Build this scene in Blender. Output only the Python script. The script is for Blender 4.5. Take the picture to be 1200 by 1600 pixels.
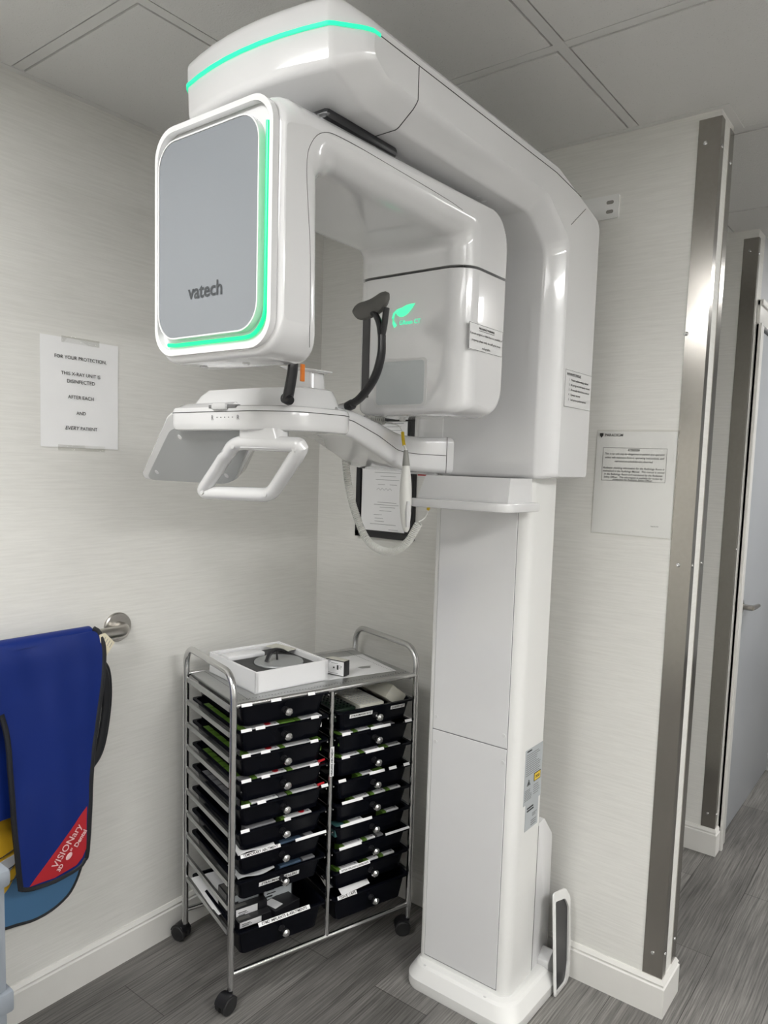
import bpy, bmesh, math, random
from mathutils import Vector, Matrix, Euler, noise as mnoise
from mathutils.geometry import tessellate_polygon

random.seed(4)
PI = math.pi
R = math.radians
sc = bpy.context.scene
COL = sc.collection
for o in list(bpy.data.objects):
    bpy.data.objects.remove(o)

# ------------------------------------------------------------------ camera
H = 2.365
cam_d = bpy.data.cameras.new('camera')
cam = bpy.data.objects.new('camera', cam_d)
COL.objects.link(cam)
YAW, PITCH, ROLL = 0.6438, -0.0954, 0.0320
fw = Vector((-math.sin(YAW)*math.cos(PITCH), math.cos(YAW)*math.cos(PITCH), math.sin(PITCH)))
rt = Vector((math.cos(YAW), math.sin(YAW), 0))
up = rt.cross(fw)
rt2 = rt*math.cos(ROLL) + up*math.sin(ROLL)
up2 = -rt*math.sin(ROLL) + up*math.cos(ROLL)
m = Matrix((rt2, up2, -fw)).transposed().to_4x4()
m.translation = Vector((1.8416, -1.9623, 1.4748))
cam.matrix_world = m
cam_d.sensor_fit = 'VERTICAL'
cam_d.sensor_height = 36.0
cam_d.lens = 1152.79/1600*36.0
cam_d.shift_x = -22.69/1600
cam_d.shift_y = 37.35/1600
cam_d.clip_start = 0.02
sc.camera = cam

# ------------------------------------------------------------------ world, exposure
w = bpy.data.worlds.new('world'); sc.world = w; w.use_nodes = True
w.node_tree.nodes['Background'].inputs[0].default_value = (0.8, 0.85, 0.9, 1)
w.node_tree.nodes['Background'].inputs[1].default_value = 0.02
sc.view_settings.view_transform = 'Standard'
sc.view_settings.look = 'None'
sc.view_settings.gamma = 1.0
sc.view_settings.use_curve_mapping = False
sc.view_settings.exposure = 0.0
LIGHT = 18.5                      # radiance of the ceiling light panels
LIGHT_CELLS = [(2.929, -1.677, .61, 1.22, 1.75), (0.489, -2.897, .61, 1.22, .95), (2.319, -2.897, .61, 1.22, .4), (1.709, 1.373, 1.22, .61, .85)]

# ------------------------------------------------------------------ materials
def nt(name):
    mt = bpy.data.materials.new(name); mt.use_nodes = True
    return mt, mt.node_tree, mt.node_tree.nodes['Principled BSDF']

def mat(name, col, rough=.5, metal=0., coat=0., spec=.5, trans=0., emit=None, es=0., alpha=1., nscale=None, nstr=.0, bump=0., aniso=0.):
    mt, t, b = nt(name)
    b.inputs['Base Color'].default_value = (*col, 1)
    b.inputs['Roughness'].default_value = rough
    b.inputs['Metallic'].default_value = metal
    b.inputs['Coat Weight'].default_value = coat
    b.inputs['Coat Roughness'].default_value = .04
    b.inputs['Specular IOR Level'].default_value = spec
    b.inputs['Transmission Weight'].default_value = trans
    b.inputs['Anisotropic'].default_value = aniso
    if emit:
        b.inputs['Emission Color'].default_value = (*emit, 1); b.inputs['Emission Strength'].default_value = es
    if nscale:
        n = t.nodes.new('ShaderNodeTexNoise'); n.inputs['Scale'].default_value = nscale; n.inputs['Detail'].default_value = 4
        tc = t.nodes.new('ShaderNodeTexCoord'); t.links.new(tc.outputs['Object'], n.inputs['Vector'])
        if nstr:
            mx = t.nodes.new('ShaderNodeMix'); mx.data_type = 'RGBA'
            mx.inputs['A'].default_value = (*[c*(1-nstr) for c in col], 1)
            mx.inputs['B'].default_value = (*[min(1, c*(1+nstr)) for c in col], 1)
            t.links.new(n.outputs['Fac'], mx.inputs['Factor']); t.links.new(mx.outputs['Result'], b.inputs['Base Color'])
        if bump:
            bp = t.nodes.new('ShaderNodeBump'); bp.inputs['Strength'].default_value = bump; bp.inputs['Distance'].default_value = .002
            t.links.new(n.outputs['Fac'], bp.inputs['Height']); t.links.new(bp.outputs['Normal'], b.inputs['Normal'])
    return mt

def wallpaper():
    mt, t, b = nt('woven wallpaper')
    tc = t.nodes.new('ShaderNodeTexCoord')
    sx = t.nodes.new('ShaderNodeSeparateXYZ'); t.links.new(tc.outputs['Object'], sx.inputs[0])
    ad = t.nodes.new('ShaderNodeMath'); ad.operation = 'ADD'
    t.links.new(sx.outputs['X'], ad.inputs[0]); t.links.new(sx.outputs['Y'], ad.inputs[1])
    cb = t.nodes.new('ShaderNodeCombineXYZ')
    a = t.nodes.new('ShaderNodeMath'); a.operation = 'MULTIPLY'; a.inputs[1].default_value = 9
    z = t.nodes.new('ShaderNodeMath'); z.operation = 'MULTIPLY'; z.inputs[1].default_value = 170
    t.links.new(ad.outputs[0], a.inputs[0]); t.links.new(sx.outputs['Z'], z.inputs[0])
    t.links.new(a.outputs[0], cb.inputs[0]); t.links.new(z.outputs[0], cb.inputs[1])
    n = t.nodes.new('ShaderNodeTexNoise'); n.inputs['Scale'].default_value = 1; n.inputs['Detail'].default_value = 5; n.inputs['Roughness'].default_value = .65
    t.links.new(cb.outputs[0], n.inputs['Vector'])
    cr = t.nodes.new('ShaderNodeValToRGB')
    cr.color_ramp.elements[0].position = .25; cr.color_ramp.elements[0].color = (.665, .658, .625, 1)
    cr.color_ramp.elements[1].position = .62; cr.color_ramp.elements[1].color = (.745, .738, .706, 1)
    t.links.new(n.outputs['Fac'], cr.inputs[0]); t.links.new(cr.outputs[0], b.inputs['Base Color'])
    bp = t.nodes.new('ShaderNodeBump'); bp.inputs['Strength'].default_value = .10; bp.inputs['Distance'].default_value = .002
    t.links.new(n.outputs['Fac'], bp.inputs['Height']); t.links.new(bp.outputs['Normal'], b.inputs['Normal'])
    b.inputs['Roughness'].default_value = .6; b.inputs['Specular IOR Level'].default_value = .3
    return mt

def floor_mat():
    mt, t, b = nt('grey oak vinyl planks')
    tc = t.nodes.new('ShaderNodeTexCoord')
    mp = t.nodes.new('ShaderNodeMapping'); mp.inputs['Rotation'].default_value = (0, 0, R(90)); mp.inputs['Location'].default_value = (.35, .08, 0)
    t.links.new(tc.outputs['Object'], mp.inputs[0])
    br = t.nodes.new('ShaderNodeTexBrick')
    br.inputs['Scale'].default_value = 1; br.inputs['Brick Width'].default_value = 1.2; br.inputs['Row Height'].default_value = .18
    br.inputs['Mortar Size'].default_value = .0012; br.inputs['Mortar Smooth'].default_value = .3; br.inputs['Bias'].default_value = 0
    br.inputs['Color1'].default_value = (.13, .125, .119, 1); br.inputs['Color2'].default_value = (.21, .203, .194, 1); br.inputs['Mortar'].default_value = (.05, .047, .044, 1)
    br.offset = .37
    t.links.new(mp.outputs[0], br.inputs['Vector'])
    m2 = t.nodes.new('ShaderNodeMapping'); m2.inputs['Scale'].default_value = (1.2, 1, 1)
    t.links.new(mp.outputs[0], m2.inputs[0])
    n0 = t.nodes.new('ShaderNodeTexNoise'); n0.inputs['Scale'].default_value = 2.2; n0.inputs['Detail'].default_value = 2
    t.links.new(m2.outputs[0], n0.inputs['Vector'])
    m3 = t.nodes.new('ShaderNodeMapping'); m3.inputs['Scale'].default_value = (4, 190, 1)
    t.links.new(mp.outputs[0], m3.inputs[0])
    vm = t.nodes.new('ShaderNodeVectorMath'); vm.operation = 'MULTIPLY_ADD'; vm.inputs[1].default_value = (0, 3.2, 0)
    t.links.new(n0.outputs['Color'], vm.inputs[0]); t.links.new(m3.outputs[0], vm.inputs[2])
    n1 = t.nodes.new('ShaderNodeTexNoise'); n1.inputs['Scale'].default_value = 1; n1.inputs['Detail'].default_value = 5; n1.inputs['Roughness'].default_value = .7
    t.links.new(vm.outputs[0], n1.inputs['Vector'])
    cr = t.nodes.new('ShaderNodeValToRGB')
    cr.color_ramp.elements[0].position = .33; cr.color_ramp.elements[0].color = (.46, .46, .455, 1)
    cr.color_ramp.elements[1].position = .68; cr.color_ramp.elements[1].color = (1.6, 1.59, 1.57, 1)
    t.links.new(n1.outputs['Fac'], cr.inputs[0])
    n2 = t.nodes.new('ShaderNodeTexNoise'); n2.inputs['Scale'].default_value = 1.5; n2.inputs['Detail'].default_value = 3
    m4 = t.nodes.new('ShaderNodeMapping'); m4.inputs['Scale'].default_value = (1.5, 6, 1)
    t.links.new(mp.outputs[0], m4.inputs[0]); t.links.new(m4.outputs[0], n2.inputs['Vector'])
    cr2 = t.nodes.new('ShaderNodeValToRGB')
    cr2.color_ramp.elements[0].position = .3; cr2.color_ramp.elements[0].color = (.7, .7, .7, 1)
    cr2.color_ramp.elements[1].position = .7; cr2.color_ramp.elements[1].color = (1.25, 1.25, 1.25, 1)
    t.links.new(n2.outputs['Fac'], cr2.inputs[0])
    x1 = t.nodes.new('ShaderNodeMix'); x1.data_type = 'RGBA'; x1.blend_type = 'MULTIPLY'; x1.inputs['Factor'].default_value = 1
    x2 = t.nodes.new('ShaderNodeMix'); x2.data_type = 'RGBA'; x2.blend_type = 'MULTIPLY'; x2.inputs['Factor'].default_value = 1
    t.links.new(br.outputs['Color'], x1.inputs['A']); t.links.new(cr.outputs[0], x1.inputs['B'])
    t.links.new(x1.outputs['Result'], x2.inputs['A']); t.links.new(cr2.outputs[0], x2.inputs['B'])
    t.links.new(x2.outputs['Result'], b.inputs['Base Color'])
    b.inputs['Roughness'].default_value = .48
    bp = t.nodes.new('ShaderNodeBump'); bp.inputs['Strength'].default_value = .25; bp.inputs['Distance'].default_value = .001
    t.links.new(n1.outputs['Fac'], bp.inputs['Height']); t.links.new(bp.outputs['Normal'], b.inputs['Normal'])
    return mt

def ceiling_mat():
    mt, t, b = nt('mineral fibre ceiling tile')
    tc = t.nodes.new('ShaderNodeTexCoord')
    n = t.nodes.new('ShaderNodeTexNoise'); n.inputs['Scale'].default_value = 260; n.inputs['Detail'].default_value = 3
    v = t.nodes.new('ShaderNodeTexVoronoi'); v.inputs['Scale'].default_value = 130
    t.links.new(tc.outputs['Object'], n.inputs['Vector']); t.links.new(tc.outputs['Object'], v.inputs['Vector'])
    cr = t.nodes.new('ShaderNodeValToRGB')
    cr.color_ramp.elements[0].position = .05; cr.color_ramp.elements[0].color = (.55, .545, .53, 1)
    cr.color_ramp.elements[1].position = .16; cr.color_ramp.elements[1].color = (.72, .715, .70, 1)
    t.links.new(v.outputs['Distance'], cr.inputs[0]); t.links.new(cr.outputs[0], b.inputs['Base Color'])
    bp = t.nodes.new('ShaderNodeBump'); bp.inputs['Strength'].default_value = .5; bp.inputs['Distance'].default_value = .002
    t.links.new(n.outputs['Fac'], bp.inputs['Height']); t.links.new(bp.outputs['Normal'], b.inputs['Normal'])
    b.inputs['Roughness'].default_value = .9; b.inputs['Specular IOR Level'].default_value = .1
    return mt

def film(name, gloss):
    mt = bpy.data.materials.new(name); mt.use_nodes = True; t = mt.node_tree
    for n in list(t.nodes): t.nodes.remove(n)
    o = t.nodes.new('ShaderNodeOutputMaterial'); mx = t.nodes.new('ShaderNodeMixShader'); a = t.nodes.new('ShaderNodeBsdfTransparent'); g = t.nodes.new('ShaderNodeBsdfGlossy')
    g.inputs['Roughness'].default_value = .12; mx.inputs[0].default_value = gloss
    a.inputs['Color'].default_value = (.97, .97, .96, 1)
    nz = t.nodes.new('ShaderNodeTexNoise'); nz.inputs['Scale'].default_value = 25
    bp = t.nodes.new('ShaderNodeBump'); bp.inputs['Strength'].default_value = .4; bp.inputs['Distance'].default_value = .004
    t.links.new(nz.outputs['Fac'], bp.inputs['Height']); t.links.new(bp.outputs['Normal'], g.inputs['Normal'])
    t.links.new(a.outputs[0], mx.inputs[1]); t.links.new(g.outputs[0], mx.inputs[2]); t.links.new(mx.outputs[0], o.inputs[0])
    return mt

M = dict(
    wall=wallpaper(), floor=floor_mat(), ceil=ceiling_mat(),
    tee=mat('ceiling grid enamel', (.70, .695, .68), .5),
    trim=mat('white trim paint', (.72, .71, .68), .35, nscale=14, nstr=.03),
    hall=mat('hallway paint', (.55, .56, .57), .5, nscale=20, nstr=.02),
    door=mat('grey door laminate', (.36, .375, .395), .35, nscale=8, nstr=.03),
    steel=mat('brushed stainless steel', (.42, .40, .37), .22, 1., nscale=90, nstr=.08, aniso=.5),
    satin=mat('satin stainless tube', (.50, .48, .45), .3, 1., nscale=120, nstr=.06),
    chrome=mat('chrome plating', (.66, .66, .66), .24, 1., nscale=30, nstr=.03),
    shelf=mat('chromed sheet metal', (.50, .51, .51), .36, 1., nscale=60, nstr=.06),
    gloss=mat('white glossy enamel', (.71, .71, .715), .16, coat=.7, nscale=3, nstr=.008),
    gloss2=mat('warm white lacquered metal', (.78, .78, .765), .28, coat=.3, nscale=3, nstr=.01),
    satinw=mat('satin light grey plastic', (.62, .62, .62), .35, nscale=6, nstr=.02),
    under=mat('matte grey underside plastic', (.40, .41, .41), .5, nscale=6, nstr=.02),
    plate=mat('grey satin screen plate', (.21, .225, .245), .34, coat=.2, nscale=4, nstr=.01),
    dgrey=mat('dark grey lettering', (.045, .05, .055), .5, nscale=9, nstr=.02),
    seam=mat('dark panel joint', (.06, .06, .06), .8, nscale=9, nstr=.02),
    glow=mat('green light guide', (.0, .35, .15), .4, emit=(.0, .9, .28), es=1.05, nscale=9, nstr=.0),
    glow2=mat('teal light guide', (.0, .35, .22), .4, emit=(.03, .80, .42), es=1.0, nscale=9, nstr=.0),
    black=mat('black plastic', (.012, .012, .014), .3, nscale=20, nstr=.1),
    rubber=mat('black rubber', (.015, .015, .016), .6, nscale=30, nstr=.1),
    smoky=mat('smoked black polypropylene', (.003, .0035, .006), .2, spec=.12, nscale=12, nstr=.1),
    pad=mat('grey foam pad', (.11, .108, .10), .55, nscale=40, nstr=.06),
    paper=mat('white paper', (.84, .84, .845), .6, nscale=16, nstr=.025, bump=.1),
    filmw=mat('white label film', (.70, .70, .70), .35, nscale=16, nstr=.01),
    ink=mat('black ink', (.02, .02, .02), .8, nscale=9, nstr=.02),
    greyink=mat('grey ink', (.22, .22, .23), .8, nscale=9, nstr=.02),
    label=mat('silver label film', (.42, .45, .47), .4, nscale=12, nstr=.03),
    yellow=mat('yellow sleeve', (.75, .52, .02), .45, nscale=20, nstr=.04),
    red=mat('red plastic', (.55, .01, .02), .4, nscale=20, nstr=.04),
    orange=mat('orange plastic', (.75, .20, .02), .4, nscale=20, nstr=.04),
    blue=mat('royal blue vinyl', (.003, .018, .150), .5, spec=.3, nscale=7, nstr=.10, bump=.5),
    sky=mat('slate blue vinyl', (.06, .16, .30), .5, nscale=7, nstr=.06, bump=.2),
    bind=mat('black binding tape', (.008, .009, .012), .6, nscale=60, nstr=.1),
    redcloth=mat('red cloth patch', (.42, .012, .02), .55, nscale=12, nstr=.08),
    pinkink=mat('pale red print', (.78, .50, .50), .6, nscale=9, nstr=.02),
    mustard=mat('mustard vinyl patch', (.62, .36, .015), .5, nscale=7, nstr=.05),
    lgrey=mat('light grey vinyl', (.55, .56, .57), .5, nscale=7, nstr=.03),
    cream=mat('cream fabric tag', (.72, .66, .50), .7, nscale=30, nstr=.04),
    green=mat('green card', (.10, .21, .025), .5, nscale=30, nstr=.1),
    dgreen=mat('dark green plastic tray', (.005, .016, .008), .4, nscale=30, nstr=.1),
    bone=mat('ivory plastic', (.58, .57, .50), .35, nscale=10, nstr=.02),
    bluebag=mat('blue grey pouch', (.06, .10, .16), .35, nscale=20, nstr=.2),
    cloud=mat('frosted disc plastic', (.30, .31, .31), .3, nscale=10, nstr=.03),
    foam=mat('charcoal foam', (.06, .06, .06), .9, nscale=60, nstr=.2),
    card=mat('white card', (.78, .78, .79), .4, nscale=10, nstr=.01),
    greybox=mat('grey storage plastic', (.28, .31, .35), .4, nscale=10, nstr=.03),
    teal=mat('teal card', (.03, .10, .10), .5, nscale=30, nstr=.1),
    coil=mat('white cable sheath', (.72, .72, .69), .4, nscale=20, nstr=.02),
    tape=film('clear tape', .10),
    lampm=mat('light diffuser', (.9, .9, .9), .5, emit=(1.0, .995, .98), es=LIGHT, nscale=9, nstr=.0),
)

# ------------------------------------------------------------------ helpers
def finish(bm, ang=32):
    bmesh.ops.recalc_face_normals(bm, faces=bm.faces)
    ca = R(ang)
    cl = bm.faces.layers.int.get('cap')
    for f in bm.faces: f.smooth = not (cl and f[cl])
    for e in bm.edges:
        if len(e.link_faces) == 2:
            try:
                if e.calc_face_angle() > ca or (cl and e.link_faces[0][cl] != e.link_faces[1][cl]): e.smooth = False
            except ValueError: pass

def obj(name, bm, mt, parent=None, ang=32, fin=True):
    if fin: finish(bm, ang)
    me = bpy.data.meshes.new(name); bm.to_mesh(me); bm.free()
    me.materials.append(M[mt] if isinstance(mt, str) else mt)
    o = bpy.data.objects.new(name, me); COL.objects.link(o)
    if parent: o.parent = parent
    return o

def tag(o, label=None, cat=None, group=None, kind=None):
    if label: o['label'] = label
    if cat: o['category'] = cat
    if group: o['group'] = group
    if kind: o['kind'] = kind
    return o

def empty(name, loc, rz=0., label=None, cat=None, group=None):
    o = bpy.data.objects.new(name, None); COL.objects.link(o)
    o.location = loc; o.rotation_euler = (0, 0, rz); o.empty_display_size = .05
    return tag(o, label, cat, group)

def struct(name, bm, mt, parent=None):
    o = obj(name, bm, mt, parent)
    if not parent: o['kind'] = 'structure'
    return o

def rebase(o, loc):
    """move the origin of a world-space mesh object to loc"""
    loc = Vector(loc)
    o.data.transform(Matrix.Translation(-loc)); o.location = loc
    return o

def box(bm, x0, x1, y0, y1, z0, z1, bev=0., seg=2, mtx=None):
    r = bmesh.ops.create_cube(bm, size=1)
    vs = r['verts']
    for v in vs:
        v.co = Vector((x0+(v.co.x+.5)*(x1-x0), y0+(v.co.y+.5)*(y1-y0), z0+(v.co.z+.5)*(z1-z0)))
    if bev:
        es = list({e for v in vs for e in v.link_edges})
        g = bmesh.ops.bevel(bm, geom=es, offset=bev, segments=seg, profile=.5, affect='EDGES')
        if mtx: 
            vs = list({v for f in g['faces'] for v in f.verts} | {v for v in vs if v.is_valid})
    if mtx:
        bmesh.ops.transform(bm, matrix=mtx, verts=[v for v in vs if v.is_valid])
    return bm

def B(*a, **k):
    return box(bmesh.new(), *a, **k)

def loft(rings, caps=True, closed=True, loop=False):
    bm = bmesh.new(); bm.faces.layers.int.new('cap')
    rv = [[bm.verts.new(p) for p in r] for r in rings]
    n = len(rings[0]); k = len(rings)
    for i in range(k if loop else k-1):
        a, b = rv[i], rv[(i+1) % k]
        for j in range(n if closed else n-1):
            try: bm.faces.new((a[j], a[(j+1) % n], b[(j+1) % n], b[j]))
            except ValueError: pass
    if caps and not loop and closed:
        for vs_, fl in ((rv[0], True), (rv[-1], False)):
            if n <= 4: bm.faces.new(vs_); continue
            q = [v.co for v in vs_]
            nr = Vector((0, 0, 0)); c0 = q[0]
            for i in range(1, n-1): nr += (q[i]-c0).cross(q[i+1]-c0)
            nr.normalize(); ax_ = nr.orthogonal().normalized(); ay_ = nr.cross(ax_)
            cl = bm.faces.layers.int.get('cap') or bm.faces.layers.int.new('cap')
            vs_ = [bm.verts[i] for i in ([v.index for v in vs_])] if False else vs_
            for t3 in tessellate_polygon([[Vector((c.dot(ax_), c.dot(ay_), 0)) for c in q]]):
                try: bm.faces.new([vs_[i] for i in t3])[cl] = 1
                except ValueError: pass
    return bm

def add_bm(dst, src, mtx=None):
    me = bpy.data.meshes.new('tmp'); src.to_mesh(me); src.free()
    if mtx: me.transform(mtx)
    dst.from_mesh(me); bpy.data.meshes.remove(me)
    return dst

def catmull(pts, n=8, closed=False):
    P = [Vector(p) for p in pts]; out = []
    k = len(P)
    for i in range(k if closed else k-1):
        if closed: p0, p1, p2, p3 = P[(i-1) % k], P[i], P[(i+1) % k], P[(i+2) % k]
        else:
            p1, p2 = P[i], P[i+1]
            p0 = P[i-1] if i else p1*2-p2
            p3 = P[i+2] if i+2 < k else p2*2-p1
        for j in range(n):
            t = j/n
            out.append(.5*((2*p1)+(-p0+p2)*t+(2*p0-5*p1+4*p2-p3)*t*t+(-p0+3*p1-3*p2+p3)*t**3))
    if not closed: out.append(P[-1])
    return out

def tube(pts, r, seg=12, closed=False, ry=None, upv=None, flat=1.):
    """r: radius or list; flat: squash factor along the frame's second axis"""
    P = [Vector(p) for p in pts]; n = len(P)
    rs = r if isinstance(r, (list, tuple)) else [r]*n
    T = []
    for i in range(n):
        a = P[(i-1) % n] if (closed or i) else P[i]
        b = P[(i+1) % n] if (closed or i < n-1) else P[i]
        T.append((b-a).normalized())
    nrm = Vector(upv) if upv else (Vector((0, 0, 1)) if abs(T[0].z) < .9 else Vector((1, 0, 0)))
    rings = []
    for i in range(n):
        if upv: nrm = Vector(upv)
        nrm = (nrm - T[i]*nrm.dot(T[i])).normalized()
        bn = T[i].cross(nrm)
        rings.append([P[i] + (nrm*math.cos(2*PI*j/seg)+bn*flat*math.sin(2*PI*j/seg))*rs[i] for j in range(seg)])
    return loft(rings, loop=closed)

def lathe(prof, axis_mtx, seg=24):
    rings = [[axis_mtx @ Vector((r*math.cos(2*PI*j/seg), r*math.sin(2*PI*j/seg), z)) for j in range(seg)] for r, z in prof]
    return loft(rings)

def round_poly(pts, seg=6):
    """pts: (a, b, radius, *extra) -> (a, b, *extra)"""
    out = []; n = len(pts)
    for i in range(n):
        p = Vector(pts[i][:2]); r = pts[i][2]; ex = tuple(pts[i][3:])
        if r <= 0: out.append((p.x, p.y)+ex); continue
        a = Vector(pts[i-1][:2]); b = Vector(pts[(i+1) % n][:2])
        u, v = (a-p).normalized(), (b-p).normalized()
        ang = u.angle(v); d = r/math.tan(ang/2)
        d = min(d, (a-p).length*.49, (b-p).length*.49); rr = d*math.tan(ang/2)
        c = p + (u+v).normalized()*(rr/math.sin(ang/2))
        s, e = p+u*d-c, p+v*d-c
        tot = s.angle(e); sg = 1 if s.x*e.y-s.y*e.x > 0 else -1
        for k in range(seg+1):
            t = sg*tot*k/seg
            q = Vector((s.x*math.cos(t)-s.y*math.sin(t), s.x*math.sin(t)+s.y*math.cos(t)))+c
            out.append((q.x, q.y)+ex)
    return out

def prism(poly, mapf, d0, d1, bev=0., seg=2):
    """poly: list of (a,b); mapf(a,b,d)->xyz"""
    bm = loft([[mapf(a, b, d0) for a, b in poly], [mapf(a, b, d1) for a, b in poly]], caps=not bev)
    if bev:
        bm.verts.ensure_lookup_table(); k_ = len(poly)
        bm.faces.new([bm.verts[i] for i in range(k_)]); bm.faces.new([bm.verts[i] for i in range(k_, 2*k_)])
        bmesh.ops.recalc_face_normals(bm, faces=bm.faces)
        es = [e for e in bm.edges if len(e.link_faces) == 2 and any(len(f.verts) > 4 or len(poly) <= 4 for f in e.link_faces)]
        cap = [f for f in bm.faces if len(f.verts) == len(poly)]
        es = list({e for f in cap for e in f.edges}) if len(poly) > 4 else es
        bmesh.ops.bevel(bm, geom=es, offset=bev, segments=seg, profile=.5, affect='EDGES')
    return bm

XZ = lambda y_sign=-1: (lambda a, b, d: Vector((a, d, b)))
def fXZ(a, b, d): return Vector((a, d, b))      # front-view outline, depth along y
def fYZ(a, b, d): return Vector((d, a, b))      # side-view outline, depth along x
def fXY(a, b, d): return Vector((a, b, d))      # plan outline, depth along z

def rrect(a0, a1, b0, b1, r, seg=6):
    return [p[:2] for p in round_poly([(a0, b0, r), (a1, b0, r), (a1, b1, r), (a0, b1, r)], seg)]

CHAM = [(0, 0), (.06, .003), (.14, .03), (.22, .085), (.80, .66), (.90, .80), (.965, .92), (1, 1)]
def edge_tab(kind, n):
    if kind == 'cham': return CHAM
    return [(math.sin(PI/2*i/n), 1-math.cos(PI/2*i/n)) for i in range(n+1)]
def slab(prof, xc, hw, r, n=7, yfun=None, kind='round', zfun=None):
    """prof: (y,z,radius,wy,wz) outline of a solid whose long sides are rounded by r"""
    kk = len(prof)
    area = sum(prof[i][0]*prof[(i+1) % kk][1]-prof[(i+1) % kk][0]*prof[i][1] for i in range(kk))
    sg = 1 if area > 0 else -1
    src = []
    for i in range(kk):
        p, a, b = Vector(prof[i][:2]), Vector(prof[i-1][:2]), Vector(prof[(i+1) % kk][:2])
        u, v = (p-a).normalized(), (b-p).normalized()
        n1, n2 = Vector((u.y, -u.x))*sg, Vector((v.y, -v.x))*sg
        q = n1+n2; q = q/max(.3, q.length_squared/2)
        src.append(tuple(prof[i])+(q.x, q.y))
    P = round_poly(src, 7)
    k = len(P)
    N = [Vector((p[4], p[5])) for p in P]
    ts = edge_tab(kind, n)
    mid = [(-(hw-r)*f, 0.) for f in (.75, .5, .25, 0, -.25, -.5, -.75)] if yfun else []
    sl = [(-(hw-r)-r*a, b) for a, b in ts[::-1]]+mid+[((hw-r)+r*a, b) for a, b in ts]
    rings = []
    for x, t in sl:
        ins = r*t; ring = []
        for i in range(k):
            y = P[i][0]-N[i].x*ins*P[i][2]; z = P[i][1]-N[i].y*ins*P[i][3]
            if yfun: y = yfun(x, y, z)
            if zfun: z = zfun(x, y, z)
            ring.append(Vector((xc+x, y, z)))
        rings.append(ring)
    return loft(rings)

def text(name, s, loc, rot, mt, parent=None, size=.01, width=None, align='CENTER', bold=0., shear=0., ext=0., spacing=1., label=None):
    cu = bpy.data.curves.new('t', 'FONT'); cu.body = s; cu.size = size; cu.align_x = align; cu.align_y = 'CENTER'
    cu.offset = bold; cu.shear = shear; cu.extrude = ext; cu.space_character = spacing; cu.resolution_u = 3
    to = bpy.data.objects.new('t', cu); COL.objects.link(to)
    dg = bpy.context.evaluated_depsgraph_get()
    me = bpy.data.meshes.new_from_object(to.evaluated_get(dg)); me.name = name
    bpy.data.objects.remove(to); bpy.data.curves.remove(cu)
    if width:
        xs = [v.co.x for v in me.vertices]; wd = max(xs)-min(xs)
        f = width/wd
        me.transform(Matrix.Diagonal((f, f if not isinstance(width, tuple) else 1, 1, 1)))
    me.materials.clear(); me.materials.append(M[mt])
    o = bpy.data.objects.new(name, me); COL.objects.link(o)
    o.location = loc; o.rotation_euler = rot
    if parent: o.parent = parent
    if label: o['label'] = label
    return o

FRONT = (R(90), 0, 0)            # writing that faces -y
SIDE = (R(90), 0, R(90))         # writing that faces +x

def join_texts(name, lst, parent, mt):
    """several lines of writing as one mesh; lst of objects already placed in the parent's space"""
    bm = bmesh.new()
    for o in lst:
        me = o.data.copy(); me.transform(o.matrix_basis); bm.from_mesh(me); bpy.data.meshes.remove(me)
        d = o.data; bpy.data.objects.remove(o); bpy.data.meshes.remove(d)
    return obj(name, bm, mt, parent, fin=False)

# ================================================================== THE ROOM
WX, WT = 1.3117, 0.117           # end of the right wall and its thickness
XE, YB, YF = 3.9, -3.6, 4.2
struct('floor', B(-.1, XE, YB, YF, -.05, 0), 'floor')
struct('wall_left', B(-.1, 0, YB, .117, 0, H+.05), 'wall')
struct('wall_right', B(0, WX, 0, WT, 0, H+.0), 'wall')
struct('wall_rear', B(-.1, XE, YB-.1, YB, 0, H+.05), 'trim')
struct('wall_east', B(XE, XE+.1, YB, YF, 0, H+.05), 'trim')
struct('wall_north', B(-.1, XE, YF, YF+.1, 0, H+.05), 'hall')

# hanging ceiling: tiles above a grid of white tees
bm = bmesh.new()
box(bm, -.1, XE, YB, YF, H+.006, H+.05)
ceil = struct('ceiling', bm, 'ceil')
bm = bmesh.new()
xs = [1.0989+.61*k for k in range(-1, 5)]
ys = [-.457+.61*k for k in range(-5, 8)]
for x in xs: box(bm, x-.012, x+.012, YB, YF, H, H+.012)
for y in ys: box(bm, -.0, XE, y-.012, y+.012, H+.0005, H+.0122)
g = obj('ceiling_grid', bm, 'tee', ceil)
bm = bmesh.new()
box(bm, 0, .018, YB, 0, H-.002, H+.004); box(bm, 0, WX, -.018, 0, H-.002, H+.004)
box(bm, WX, WX+.02, -.018, WT+.02, H-.002, H+.004)
obj('wall_angle', bm, 'tee', ceil)
# ceiling tiles bevelled edges (revealed) as slightly dropped pads
bm = bmesh.new()
ax = [-.133]+xs+[XE]; ay = [YB]+ys+[YF]
cells = [(c[0], c[1], c[2], c[3]) for c in LIGHT_CELLS]
for i in range(len(ax)-1):
    for j in range(len(ay)-1):
        x0, x1, y0, y1 = max(ax[i], 0)+.016, ax[i+1]-.016, ay[j]+.016, ay[j+1]-.016
        cx, cy = (x0+x1)/2, (y0+y1)/2
        if any(a < cx < a+c and b < cy < b+d for a, b, c, d in cells): continue
        if x1-x0 > .05 and y1-y0 > .05: box(bm, x0, x1, y0, y1, H-.001, H+.01)
obj('ceiling_tiles', bm, 'ceil', ceil)

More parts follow.
